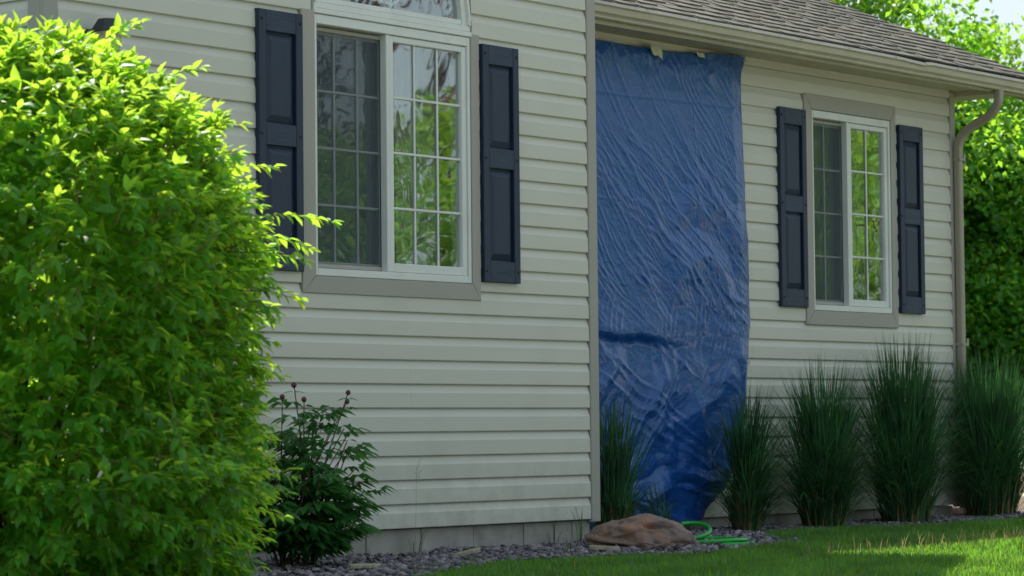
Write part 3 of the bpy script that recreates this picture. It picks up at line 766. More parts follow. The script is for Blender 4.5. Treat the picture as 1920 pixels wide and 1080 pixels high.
d += wu*low*up_*(.030*crease(a1, 4.0, 1.0, 1)**1.2+.008*crease(rad(-30), 11, 1.3, 2)**1.5+.0065*crease(rad(-40), 26, 1.8, 3)**1.6+.0042*crease(rad(-33), 50, 2.4, 18)**1.5+.0026*crease(rad(-46), 80, 3.0, 19)**1.5)
d += wu*(.6+.4*up_)*(.0030*crease(rad(-52), 44, 2.4, 4)**1.5+.0024*crease(rad(-72), 70, 2.6, 5)**1.5*np.clip(rt+.2, 0, 1))
d += wu*low*up_*(.010*np.clip(crease(rad(-27), 6.5, .8, 26)-.55, 0, 1)**.8+.007*np.clip(crease(rad(-48), 10, 1.0, 27)-.5, 0, 1)**.8+.006*np.clip(crease(rad(-12), 8, 1.0, 28)-.55, 0, 1)**.8)
# belly that sags over a ledge, then tucks in
lz = .965-.05*(X-.7)+.005*np.sin(X*15)
lz = lz+.008*vnoise(X*9, X*0, 61); st = 1/(1+np.exp(-(Z-lz)/.013)); fade = np.clip((1.55-X)/.6, 0, 1)*(.62+.3*vnoise(X*5, X*0, 62))
d += fade*(.046*np.exp(-np.clip(Z-lz, 0, 9)/.20)*st - .020*(1-st)*np.exp(-np.clip(lz-Z, 0, 9)/.12))
d += np.clip(1-np.abs(Z-1.2)/.22, 0, 1)*(.034*crease(rad(-6), 7, .9, 6)+.012*crease(rad(-14), 20, 1.4, 7)**1.3)
d += np.clip(1-np.abs(Z-1.06)/.2, 0, 1)*.007*crease(rad(74), 44, 2.0, 8)**1.5
d += wlw*(.030*crease(rad(-62), 5, 1.5, 9)**1.2+.012*crease(rad(35), 11, 1.6, 10)**1.3+.008*crease(rad(85), 18, 1.8, 11)**1.5+.0055*crease(rad(-25), 31, 2.2, 12)**1.5+.004*crease(rad(55), 48, 2.6, 13)**1.5)
d += wlw*(.012*np.clip(crease(rad(-40), 7, 1.2, 29)-.5, 0, 1)**.8+.010*np.clip(crease(rad(22), 9, 1.3, 30)-.5, 0, 1)**.8)
wb = np.clip((.32-Z)/.2, 0, 1)
d += wb*(.075*crease(rad(16), 9.0, 1.1, 14)+.040*crease(rad(-12), 17, 1.2, 15))
wt = np.clip((Z-2.36)/.15, 0, 1)
d += wt*(.012*crease(rad(-24), 7, 1.4, 16)**1.6+.010*crease(rad(48), 9, 1.6, 17)**1.6+.006*crease(rad(80), 19, 1.8, 24)**1.5+.004*crease(rad(10), 28, 2.0, 25)**1.5)
for z0 in (2.30, 1.72): d += .0015*np.exp(-((Z-z0-.01*vnoise(X*2, X*0, 81))/.007)**2)
for x0 in (1.55,): d += .0015*np.exp(-((X-x0-.012*vnoise(Z*2, Z*0, 82))/.008)**2)
d = np.maximum(d, .006)
edge = np.clip((1-U)/.07, 0, 1)**.7
d = d*(.35+.65*edge) + .012*(1-edge)
Yt = D-.022-d
vv = np.stack([X, Yt, Z], -1).reshape(-1, 3)
idx = (np.arange(nv-1)[:, None]*nu+np.arange(nu-1)[None]).ravel()
ff = np.stack([idx, idx+nu, idx+nu+1, idx+1], -1)
np_obj('sheet', vv, ff, 'tarp', tp, smooth=True)
def surf_y(x, z):
    i = np.argmin((X-x)**2+(Z-z)**2); return Yt.ravel()[i]
def ring(x, y, z, r=.013, mat='brass'):
    mb = MB(); n = 14
    for k in range(n):
        a = 2*math.pi*k/n
        for rr_, dy in ((r, .0), (r*.85, -.003), (r*.55, -.003), (r*.5, .0)): mb.v.append((x+rr_*math.cos(a), y+dy, z+rr_*math.sin(a)))
    mb.f = [(k*4+j, k*4+(j+1) % 4, ((k+1) % n)*4+(j+1) % 4, ((k+1) % n)*4+j) for k in range(n) for j in range(4)]
    return mb
for (x, z) in ((2.105, 2.60), (2.085, 1.775), (2.085, .84), (2.07, .56)):
    build(ring(x, surf_y(x, z)-.006, z), 'grommet', 'brass', tp)
random.seed(5)
for (x, z, w, h, an) in ((1.185, 2.565, .13, .058, -.25), (1.62, 2.582, .09, .035, -.05)):
    mb = MB(); y = surf_y(x, z-.02)-.006; n = 7
    for i in range(n+1):
        for j in range(4):
            u, v = i/n-.5, j/3-.5
            xx = u*w+random.uniform(-.004, .004)*(j in (0, 3)); zz = v*h*(1-.5*max(0, -u))+random.uniform(-.005, .005)
            mb.v.append((x+xx*math.cos(an)-zz*math.sin(an), y+.012*v-.006*math.sin(u*8)-.008, z+xx*math.sin(an)+zz*math.cos(an)))
    mb.f = [(i*4+j, (i+1)*4+j, (i+1)*4+j+1, i*4+j+1) for i in range(n) for j in range(3)]
    build(mb, 'tape_strip', 'tape', tp)

# ------------------------------------------------------------------ boulder, hose, wood chips
def boulder():
    import bmesh
    bm = bmesh.new(); bmesh.ops.create_icosphere(bm, subdivisions=6, radius=1.0)
    v = np.array([x.co[:] for x in bm.verts]); f = np.array([[q.index for q in t.verts] for t in bm.faces]); bm.free()
    # super-ellipsoid cut by a few planes, then layered relief
    a, b, h = .280, .20, .106
    p = v*np.array([a, b, h])
    for nrm, dd in (((-.55, -.30, .78), .165), ((.50, -.2, .84), .155), ((.1, -.75, .65), .165), ((-.2, -.85, -.5), .16), ((.86, -.45, .2), .24), ((.05, .1, 1), .088), ((-.9, -.5, .35), .2), ((.35, -.9, .15), .168)):
        nrm = np.array(nrm)/np.linalg.norm(nrm); k = p@nrm; ex = np.maximum(k-dd, 0); p -= np.outer(ex*.96, nrm)
    p[:, 2] += .03*np.exp(-((p[:, 0]-.03)/.14)**2)*(p[:, 2] > 0)
    nn = v
    lay = vnoise(p[:, 0]*5+p[:, 1]*4, p[:, 2]*34+p[:, 0]*7, 21)*.012 + vnoise(p[:, 0]*16+p[:, 1]*3, p[:, 1]*14+p[:, 2]*16, 22)*.011 + vnoise(p[:, 0]*38, p[:, 1]*36+p[:, 2]*40, 23)*.006
    crack = np.exp(-((p[:, 2]-.075+.20*(p[:, 0]-.08))/.009)**2)*np.exp(-((p[:, 0]-.07)/.06)**2)*(p[:, 1] < .02)
    p = p + nn*(lay-.028*crack)[:, None]
    p[:, 2] = np.where(p[:, 2] < 0, p[:, 2]*.55, p[:, 2])
    R2 = np.stack([r0, np.array([math.sin(YAW), math.cos(YAW), 0]), np.array([0, 0, 1])], 0)   # long axis across the bed
    w = p@R2 + np.array([-.44, -.64, -.086])
    o = np_obj('boulder', w, f, 'rock', None, smooth=True); tag(o, 'rust brown sandstone boulder lying on the gravel below the tarp', 'boulder'); return o
boulder()

hs = thing('garden_hose', 'coiled bright green garden hose on the gravel beside the boulder', 'hose', (.55, -.35, GZ))
fr_ = np.array([math.sin(YAW), math.cos(YAW), 0])
def hp_(s, dpt, z): return tuple(np.array([.30, -.62, 0])+r0*(s*.92-.10)+fr_*dpt+np.array([0, 0, z]))
P_ = []
for i in range(75):                                                    # low outer coil, then the loop lying on top of it
    t = i/74; a = t*2*math.pi*1.9+2.6
    if t < .62: P_.append(hp_(.03+(.205-.02*t)*math.cos(a)+.05*t, .25*math.sin(a)-.12, -.112+.03*t+.006*math.sin(a*1.5)))
    else:
        q = (t-.62)/.38; P_.append(hp_(-.075+.02*q+.115*math.cos(a), .14*math.sin(a)-.02, -.070+.018*q+.028*math.sin(a)+.010*q*math.cos(a)))
P_ = [hp_(-.42, .0, -.118), hp_(-.3, -.06, -.118)]+P_
build(MB().tube(path_smooth(P_, 4), .0112, 10), 'hose_coil', 'hose', hs, True)
P2 = [hp_(.18, -.1, -.10), hp_(.24, -.2, -.115), hp_(.26, -.3, -.115), hp_(.2, -.36, -.118), hp_(.08, -.36, -.118)]
build(MB().tube([P2[-1], tuple(np.array(P2[-1])-r0*.035)], .0125, 10), 'coupling', 'brass', hs, True)
build(MB().tube(path_smooth(P2, 8), .0112, 10), 'hose_end', 'hose', hs, True)

def chip(x, y, l, w, an, z, label, til=.1):
    random.seed(int(abs(x)*1000)); mb = MB(); n = 8; c, s = math.cos(an), math.sin(an)
    for k, zz in ((1, 0), (1.02, .012), (.97, .017)):
        for i in range(n*2):
            a = 2*math.pi*i/(n*2); cx = math.copysign(abs(math.cos(a))**.5, math.cos(a)); sy = math.copysign(abs(math.sin(a))**.5, math.sin(a))
            px, py = cx*l*k*(1+.08*math.sin(a*3+x*9)), sy*w*k*(1+.1*math.sin(a*5))
            mb.v.append((x+px*c-py*s, y+px*s+py*c, z+zz+til*px))
    m_ = n*2
    for r in (0, 1):
        for i in range(m_): mb.f.append((r*m_+i, r*m_+(i+1) % m_, (r+1)*m_+(i+1) % m_, (r+1)*m_+i))
    mb.f += [tuple(range(m_))[::-1], tuple(range(2*m_, 3*m_))]
    o = build(mb, 'wood_offcut', 'chip'); tag(o, label, 'wood', 'pale wood offcuts lying on the gravel')
ra = -YAW
chip(-1.53, -.45, .062, .03, ra+.25, -.112, 'pale wood offcut lying alone in the middle of the gravel', .22)
chip(-2.80, -.92, .066, .045, ra, -.112, 'pale wood offcut on the gravel nearest the peony', .0)
chip(-.93, -.80, .072, .022, ra-.08, -.108, 'pale wood offcut lying against the boulder', -.06)

# ------------------------------------------------------------------ timber edging past the right corner
for (pa, pb, z, lab) in (((6.9, 1.55), (4.9, -.02), .0, 'lower weathered timber of the raised bed past the downspout corner'),
                         ((8.6, 2.4), (6.3, .8), .16, 'upper weathered timber of the raised bed past the downspout corner')):
    a, b = Vector((*pa, 0)), Vector((*pb, 0)); t = (b-a).normalized(); nn = Vector((-t.y, t.x, 0))*.06; mb = MB()
    for p in (a, b):
        for q, zz in ((-1, GZ-.03), (1, GZ-.03), (1, z-.008), (.85, z), (-.85, z), (-1, z-.008)): mb.v.append((p.x+nn.x*q, p.y+nn.y*q, zz))
    mb.f = [(i, (i+1) % 6, 6+(i+1) % 6, 6+i) for i in range(6)]+[tuple(range(6))[::-1], tuple(range(6, 12))]
    o = build(mb, 'landscape_timber', 'timber'); tag(o, lab, 'timber', 'timbers edging the raised bed')
def bed_rock(x, y, sx, sy, sz, seed, lab):
    import bmesh
    bm = bmesh.new(); bmesh.ops.create_icosphere(bm, subdivisions=3, radius=1.0)
    v = np.array([q.co[:] for q in bm.verts]); f = np.array([[q.index for q in t.verts] for t in bm.faces]); bm.free()
    k = 1+.18*vnoise(v[:, 0]*1.7+seed, v[:, 1]*1.7+v[:, 2]*1.3, seed)
    o = np_obj('stone', v*k[:, None]*np.array([sx, sy, sz])+np.array([x, y, GZ+sz*.5]), f, 'rock', None, smooth=True); tag(o, lab, 'stone')
bed_rock(5.15, .75, .16, .13, .055, 3, 'flat reddish stone lying in sunlight at the foot of the downspout')

# ------------------------------------------------------------------ gravel
def edge_bed(n, x0, x1):
    x = rng.uniform(x0, x1, n); y0 = edgeY(x)-.03; y1 = np.where(x < XC-.03, .012, D+.0); y = y0+(y1-y0)*rng.random(n); return x, y
phi = (1+5**.5)/2
ico_v = np.array([(-1, phi, 0), (1, phi, 0), (-1, -phi, 0), (1, -phi, 0), (0, -1, phi), (0, 1, phi), (0, -1, -phi), (0, 1, -phi), (phi, 0, -1), (phi, 0, 1), (-phi, 0, -1), (-phi, 0, 1)])/1.9
ico_f = np.array([(0, 11, 5), (0, 5, 1), (0, 1, 7), (0, 7, 10), (0, 10, 11), (1, 5, 9), (5, 11, 4), (11, 10, 2), (10, 7, 6), (7, 1, 8), (3, 9, 4), (3, 4, 2), (3, 2, 6), (3, 6, 8), (3, 8, 9), (4, 9, 5), (2, 4, 11), (6, 2, 10), (8, 6, 7), (9, 8, 1)])
n = 18000; gxs, gys = edge_bed(n, -5.2, 5.6)
pr = proj(np.stack([gxs, gys, np.full(n, GZ)], -1))
an = rng.random(n)*6.283; sc = .007+.017*rng.random(n)**1.6; el = rng.uniform(.6, 1.0, n); fl = rng.uniform(.4, .7, n)
mats = np.zeros((n, 3, 4)); mats[:, 0, 0] = np.cos(an)*sc; mats[:, 1, 0] = np.sin(an)*sc; mats[:, 0, 1] = -np.sin(an)*sc*el; mats[:, 1, 1] = np.cos(an)*sc*el
mats[:, 2, 2] = sc*fl; mats[:, 2, 0] = rng.normal(0, .25, n)*sc; mats[:, 2, 1] = rng.normal(0, .25, n)*sc
mats[:, 0, 3] = gxs; mats[:, 1, 3] = gys; mats[:, 2, 3] = GZ+.010+rng.random(n)*.016+.012*vnoise(gxs*3, gys*3, 31)
v, f = instances(ico_v, ico_f, mats)
v += rng.normal(0, .0011, v.shape)
o = np_obj('gravel', v, f, 'pebble', None, 'stuff'); o['label'] = 'grey and pinkish gravel along the foundation'; o['category'] = 'gravel'

# ------------------------------------------------------------------ grass
def blades(pos, h, w, lean, az, mat_name, name, parent=None, kind='stuff', droop=1.0, segs=3, twist=None):
    """curved tapering blades: pos (n,3), h length, lean angle from vertical at the base, az lean azimuth"""
    n = len(pos); P_ = [pos]; th = lean.copy(); cur = pos.copy()
    dirx, diry = np.cos(az), np.sin(az)
    for s in range(segs):
        st = h/segs; cur = cur+np.stack([np.sin(th)*dirx*st, np.sin(th)*diry*st, np.cos(th)*st], -1); P_.append(cur); th = th+droop*(s+1)/segs
    if twist is None: twist = rng.uniform(-.9, .9, n)
    sx, sy = -np.sin(az+twist), np.cos(az+twist)
    vs = []
    for s in range(segs):
        ww = w*(1-.28*s/segs*(s > 0))*(1.0 if s else .75)/2
        off = np.stack([sx*ww, sy*ww, np.zeros(n)], -1); vs += [P_[s]-off, P_[s]+off]
    vs.append(P_[segs]); k = len(vs); V_ = np.stack(vs, 1).reshape(-1, 3)
    ft = []
    for s in range(segs-1): ft += [(2*s, 2*s+1, 2*s+3), (2*s, 2*s+3, 2*s+2)]
    ft.append((2*segs-2, 2*segs-1, 2*segs)); ft = np.array(ft)
    F = (ft[None]+(np.arange(n)*k)[:, None, None]).reshape(-1, 3)
    return np_obj(name, V_, F, mat_name, parent, kind)

def lawn_points(n, x0, x1, y0, y1):
    x = rng.uniform(x0, x1, n); y = rng.uniform(y0, y1, n); return x, y
A_ = []
x, y = lawn_points(420000, -7.5, 6.2, -6.0, -.1)
ok = (y < edgeY(x)) & (y > -4.58); x, y = x[ok], y[ok]
q = proj(np.stack([x, y, np.full(len(x), GZ)], -1))
inside = (q[:, 0] > -250) & (q[:, 0] < 2200) & (q[:, 1] < 1300)
keep = inside | (rng.random(len(x)) < .12)
x, y = x[keep], y[keep]; A_.append((x, y))
x, y = lawn_points(60000, 5.0, 17, -2.2, 9.0)
ok = ((y < edgeY(np.minimum(x, 6.2))) | (x > 6.4) | (y > 1.8+.0*x)) & ~((x < 5.4) & (y > -.5)); A_.append((x[ok], y[ok]))
x = np.concatenate([a[0] for a in A_]); y = np.concatenate([a[1] for a in A_]); n = len(x)
hh = rng.uniform(.030, .062, n)*(1+.35*vnoise(x*1.3, y*1.3, 41)); hh *= np.clip((edgeY(np.clip(x, -6.5, 6.2))-y)/.15, .6, 1)
o = blades(np.stack([x, y, np.full(n, GZ-.002)], -1), hh, rng.uniform(.0028, .0048, n), np.abs(rng.normal(.0, .28, n)), rng.random(n)*6.283, 'lawn', 'lawn_grass', droop=.45)
o['label'] = 'short green lawn grass in front of the house'; o['category'] = 'lawn'
n = 2600; x = rng.uniform(-4.5, 4.5, n); y = rng.uniform(-4.2, -.2, n); ok = y < edgeY(x)+.10
x, y = x[ok], y[ok]; n = len(x)
o = blades(np.stack([x, y, np.full(n, GZ)], -1), rng.uniform(.025, .06, n), rng.uniform(.0025, .004, n), np.abs(rng.normal(.35, .4, n)), rng.random(n)*6.283, 'straw', 'dead_grass', droop=.5)
o['label'] = 'dead straw coloured blades scattered through the lawn'; o['category'] = 'dead grass'
n = 1500; x = rng.uniform(-4.0, 5.0, n); y = edgeY(x)+rng.uniform(0, .13, n)**1.5*2
o = blades(np.stack([x, y, np.full(n, GZ)], -1), rng.uniform(.02, .055, n), rng.uniform(.0028, .0045, n), np.abs(rng.normal(.2, .3, n)), rng.random(n)*6.283, 'lawn', 'stray_grass', droop=.5)
o['label'] = 'stray grass blades creeping into the gravel edge'; o['category'] = 'grass'
# dry seed stalks standing in the sunny part of the lawn
n = 420; x = rng.uniform(-1.0, 2.6, n); x = np.where(rng.random(n) < .5, rng.uniform(.3, 2.6, n), x); y = -1.80-.14*np.abs(rng.normal(0, 1, n))+.04*x
o = blades(np.stack([x, y, np.full(n, GZ)], -1), rng.uniform(.045, .115, n), rng.uniform(.0018, .0035, n), np.abs(rng.normal(0, .3, n)), rng.random(n)*6.283, 'straw', 'dry_grass', droop=.4)
o['label'] = 'dry straw coloured stalks along the edge of the sunlit lawn'; o['category'] = 'dry grass'

# ornamental grass clumps
def clump(x, y, H, rb, spread, nb, seed, label, dens_low=.45, lean_dir=None):
    global rng
    keep_, rng = rng, np.random.default_rng(seed)
    t = thing('ornamental_grass', label, 'grass clump', (x, y, GZ), 'tall ornamental grass clumps along the house')
    a = rng.random(nb)*6.283; r = rb*np.sqrt(rng.random(nb))
    pos = np.stack([x+r*np.cos(a), y+r*np.sin(a), np.full(nb, GZ)], -1)
    az = a+rng.normal(0, .7, nb)
    if lean_dir is not None: az = np.where(rng.random(nb) < .35, lean_dir+rng.normal(0, .5, nb), az)
    kind_ = rng.random(nb)
    V_, F_ = [], []; off = 0
    cut = (dens_low*.45, dens_low*.8, dens_low)
    # outer low arching skirt, drooping mid blades, leaning mid blades, upright heart (two stiffnesses)
    lots = ((kind_ < cut[0], (.30, .62), .34, .22, .62), ((kind_ >= cut[0]) & (kind_ < cut[1]), (.45, .80), .20, .13, .46),
            ((kind_ >= cut[1]) & (kind_ < cut[2]), (.60, .96), .10, .08, .26), ((kind_ >= cut[2]) & (kind_ < .5*(cut[2]+1)), (.58, 1.0), .045, .05, .15), (kind_ >= .5*(cut[2]+1), (.66, 1.10), .022, .035, .07))
    for sel, (h0, h1), lm, ls_, dr in lots:
        m = int(sel.sum())
        if not m: continue
        le = np.abs(rng.normal(lm, ls_, m))*spread*(.3+.7*r[sel]/rb)
        hl = (h0+(h1-h0)*rng.beta(2.2, 1.6, m))*H
        ob = blades(pos[sel], hl, rng.uniform(.0038, .0082, m), le, az[sel], 'clump', 'tmp', None, None, droop=dr*spread, segs=6)
        me = ob.data; vv_ = np.empty(len(me.vertices)*3, np.float32); me.vertices.foreach_get('co', vv_); ff_ = np.empty(len(me.loops), np.int32); me.loops.foreach_get('vertex_index', ff_)
        V_.append(vv_.reshape(-1, 3)); F_.append(ff_.reshape(-1, 3)+off); off += len(me.vertices)
        bpy.data.objects.remove(ob); bpy.data.meshes.remove(me)
    np_obj('blades', np.concatenate(V_), np.concatenate(F_), 'clump', t, 'stuff')
    m = 170; a = rng.random(m)*6.283; r = rb*1.1*np.sqrt(rng.random(m))
    blades(np.stack([x+r*np.cos(a), y+r*np.sin(a), np.full(m, GZ)], -1), rng.uniform(.12, .34, m)*min(1, H), rng.uniform(.005, .009, m), np.abs(rng.normal(.1, .12, m)), a, 'clump_dry', 'dry_sheaths', t, 'stuff', droop=.15)
    rng = keep_
clump(.46, .16, .80, .070, 1.25, 420, 101, 'loose grass clump squeezed between the wing corner and the tarp', .62, lean_dir=.2)
clump(.74, .06, .33, .05, 1.7, 110, 102, 'small low grass tuft in front of the tarp behind the boulder', .75)
clump(1.66, .12, .84, .070, 1.05, 820, 103, 'grass clump at the right edge of the tarp above the hose', .6, lean_dir=-.9)
clump(2.44, .10, .99, .115, 1.05, 1400, 104, 'grass clump below the left shutter of the narrow window', .64)
clump(3.36, .10, 1.12, .135, .95, 1750, 105, 'tallest grass clump below the narrow window right side', .60)
clump(4.56, .18, 1.06, .15, .9, 2000, 106, 'grass clump in front of the downspout at the house corner', .52)

# thin weeds by the foundation
def weed(x, y, n, h, seed, label):
    r_ = np.random.default_rng(seed); t = thing('weed', label, 'weed', (x, y, GZ), 'thin weeds by the foundation')
    a = r_.random(n)*6.283; blades(np.stack([x+.02*np.cos(a), y+.02*np.sin(a), np.full(n, GZ+.01)], -1), r_.uniform(.35, 1, n)*h, np.full(n, .005), r_.uniform(.02, .3, n), a, 'clump', 'blades', t, 'stuff', droop=.35, segs=4)
    return t
w1 = weed(-1.46, -.07, 7, .20, 1, 'thin weed with one tall seed stalk against the wing siding')
mb = MB().tube([(-1.46, -.07, GZ), (-1.45, -.072, .10), (-1.447, -.072, .24), (-1.43, -.075, .335)], [.0009, .0008, .0006, .0004], 5)
for i, (dx, dz) in enumerate(((.012, .30), (-.008, .285), (.016, .265), (-.012, .255), (.01, .24), (.02, .325))): mb.tube([(-1.44, -.073, dz-.025), (-1.44+dx, -.075, dz), (-1.44+dx*1.5, -.076, dz+.008)], [.0004, .0008, .0014], 4)
build(mb, 'seed_stalk', 'straw', w1)
weed(-.36, -.06, 6, .22, 2, 'thin weed at the foundation near the inner corner'); weed(-.16, -.08, 8, .26, 3, 'leaning thin weeds just left of the boulder')
weed(-1.1, -.72, 9, .10, 4, 'small grass sprig growing in the gravel edge')

# ------------------------------------------------------------------ leaves
def leaf_unit(w=.42, curl=.16, fold=.10):
    b, m1, m2, t = (0, 0, 0), (0, .36, .02), (0, .72, -.02-curl*.45), (0, 1.0, -curl)
    s1, s2 = w*.5, w*.38
    v = np.array([b, (-s1, .34, fold), m1, (s1, .34, fold), (-s2, .68, fold*.7-curl*.4), m2, (s2, .68, fold*.7-curl*.4), t])
    f = np.array([(0, 2, 1), (0, 3, 2), (1, 2, 5), (1, 5, 4), (2, 3, 6), (2, 6, 5), (4, 5, 7), (5, 6, 7)])
    return v, f

def scatter_leaves(t, mats, unit, mat, nobj, name, rest):
    """nearest, largest leaves as single parts; the others as one part"""
    uv, uf = unit
    tip = mats[:, :, 3]+mats[:, :, 1]*.5
    q = proj(tip); area = np.linalg.norm(mats[:, :, 1], axis=1)/q[:, 2]
    vis = (q[:, 0] > 0) & (q[:, 0] < 1920) & (q[:, 1] > 0) & (q[:, 1] < 1080)
    face = np.abs(np.einsum('ni,i->n', mats[:, :, 2]/np.linalg.norm(mats[:, :, 2], axis=1, keepdims=True), fw))
    # keep only leaves with nothing in front of them: coarse depth buffer
    bx = (q[:, 0]//14).astype(int); by = (q[:, 1]//14).astype(int); key = np.where(vis, bx*200+by, -1)
    order = np.lexsort((q[:, 2], key)); first = np.zeros(len(q), bool); kk = key[order]; first[order[np.r_[True, kk[1:] != kk[:-1]]]] = True
    score = area*(.3+face)*first*vis
    top = np.argsort(-score)[:nobj]; top = top[score[top] > 0]
    me = np_mesh(name, uv, uf, mat, True)
    for i in top:
        o = bpy.data.objects.new(name, me); COL.objects.link(o); o.parent = t; o.matrix_parent_inverse = ORIG[t.name]
        m = mats[i]; o.matrix_basis = Matrix([list(m[0]), list(m[1]), list(m[2]), [0, 0, 0, 1]])
    r_ = np.ones(len(mats), bool); r_[top] = False
    v, f = instances(uv, uf, mats[r_]); np_obj(rest, v, f, mat, t, 'stuff', smooth=True)

def shrub():
    R_ = np.random.default_rng(77)
    bx, by = -5.578, -1.84
    t = thing('shrub', 'big bright green leafy shrub filling the left foreground', 'shrub', (bx, by, GZ))
    zk = np.array([-.14, 0, .31, .66, .90, 1.18, 1.357, 1.53, 1.706, 1.80, 1.86]); rk = np.array([.5, .70, .80, .78, .82, .84, .74, .60, .32, .16, .03])
    n = 4300
    zz = R_.uniform(-.1, 1.80, n*3); zz = zz[R_.random(n*3) < (np.interp(zz, zk, rk)+.25)/1.1][:n]
    a = R_.random(len(zz))*6.283; n = len(zz)
    lump = 1+.11*vnoise(a*2.2+5, zz*3.2, 51)+.06*vnoise(a*6, zz*8, 52)
    depthf = 1-.30*R_.random(n)**1.6
    r = np.interp(zz, zk, rk)*lump*depthf
    o_ = np.stack([np.cos(a), np.sin(a), np.zeros(n)], -1)
    slope = np.gradient(np.interp(np.linspace(-.14, 1.86, 80), zk, rk), 2.0/79); sl = np.interp(zz, np.linspace(-.14, 1.86, 80), slope)
    nrm = o_.copy(); nrm[:, 2] = -sl*.8; nrm /= np.linalg.norm(nrm, axis=1, keepdims=True)
    base = np.stack([bx+r*o_[:, 0], by+r*o_[:, 1], zz], -1)
    d = nrm+R_.normal(0, .35, (n, 3)); d[:, 2] += .25; d /= np.linalg.norm(d, axis=1, keepdims=True)
    ln = R_.uniform(.07, .17, n)*(1+.9*(R_.random(n) < .07+.12*(zz > 1.1)))
    base = base-d*ln[:, None]*.75
    # a few long shoots reaching out to the right of the outline
    ex = []
    for (z, l, up, dz) in ((1.17, .27, .12, 0), (1.12, .20, -.05, .3), (1.05, .20, .02, -.2), (.93, .17, .0, .1), (.90, .14, -.2, -.4), (.68, .15, -.05, .2), (.34, .17, .08, 0), (.30, .18, .0, -.3), (.22, .17, -.02, .2), (1.33, .16, .25, .2), (1.45, .17, .3, -.3), (1.60, .2, .6, .1), (1.70, .22, .9, -.4), (1.72, .2, 1.2, .5), (.05, .14, 0, .1), (.1, .12, .1, -.3)):
        rr = np.interp(z, zk, rk)*.96; dd = r0*1.0+fr_*dz+np.array([0, 0, up]); dd /= np.linalg.norm(dd)
        ex.append((np.array([bx, by, z])+(r0*math.cos(dz*.4)+fr_*math.sin(dz*.4))*(rr-.04), dd, l))
    base = np.concatenate([base, [e[0] for e in ex]]); d = np.concatenate([d, [e[1] for e in ex]]); ln = np.concatenate([ln, [e[2] for e in ex]])
    n = len(base)
    twigs = MB(); mats = []
    pos_l, dir_l, nrm_l, sc_l = [], [], [], []
    for i in range(n):
        D_ = d[i]; side = np.cross(D_, (0, 0, 1)); side /= np.linalg.norm(side)+1e-9; upv = np.cross(side, D_)
        L_ = ln[i]; k = max(3, int(L_/.025)); phase = R_.random()*3.14
        tipd = D_*.9+np.array([0, 0, -.16]); pts_ = []
        for j in range(k+1):
            s = j/k; p = base[i]+D_*L_*s+np.array([0, 0, -.35*L_*s*s*.6]); pts_.append(p)
            if s < .12: continue
            for sg in (-1, 1):
                an = phase+(j % 2)*1.2; lat = side*math.cos(an)*sg+upv*math.sin(an)*sg*.5
                ld = lat*.85+D_*(.55+.5*s)+np.array([0, 0, -.38])+R_.normal(0, .16, 3)
                pos_l.append(p); dir_l.append(ld); nn_ = np.array([0, 0, 1.0])+.35*D_+R_.normal(0, .33, 3); nrm_l.append(nn_)
                sc_l.append(R_.uniform(.040, .070)*(1-.35*(s > .85)))
        pos_l.append(pts_[-1]); dir_l.append(D_+R_.normal(0, .2, 3)); nrm_l.append(np.array([0, 0, 1.])+R_.normal(0, .3, 3)); sc_l.append(R_.uniform(.035, .055))
        if depthf[i] > .9 if i < len(depthf) else True: twigs.tube([base[i]-D_*.06, pts_[len(pts_)//2], pts_[-1]], [.0022, .0016, .0008], 4, False)
    # inner leaves so that the heart of the shrub is dense and dark
    m = 11000; zi = R_.uniform(-.1, 1.7, m); ai = R_.random(m)*6.283; ri = np.interp(zi, zk, rk)*np.sqrt(R_.uniform(.15, .80, m))
    pi_ = np.stack([bx+ri*np.cos(ai), by+ri*np.sin(ai), zi], -1); di = R_.normal(0, 1, (m, 3)); di[:, 2] -= .3
    pos = np.concatenate([np.array(pos_l), pi_]); di = np.concatenate([np.array(dir_l), di]); nr = np.concatenate([np.array(nrm_l), R_.normal(0, .6, (m, 3))+np.array([0, 0, 1])]); sc = np.concatenate([np.array(sc_l), R_.uniform(.055, .085, m)])
    build(twigs, 'twigs', 'twig', t)['kind'] = 'stuff'
    stems = MB()
    for i in range(16):
        a = R_.random()*6.283; rr = R_.uniform(.3, .6); h = R_.uniform(1.0, 1.55)
        stems.tube(path_smooth([(bx+.08*math.cos(a), by+.08*math.sin(a), GZ-.02), (bx+rr*.4*math.cos(a), by+rr*.4*math.sin(a), h*.4), (bx+rr*math.cos(a), by+rr*math.sin(a), h)], 4), [.014]*5+[.009]*4, 6)
    build(stems, 'stems', 'twig', t)
    mats = frames(pos, di, nr, sc)
    scatter_leaves(t, mats, leaf_unit(.46, .22, .09), 'bush', 300, 'leaf', 'foliage')
shrub()

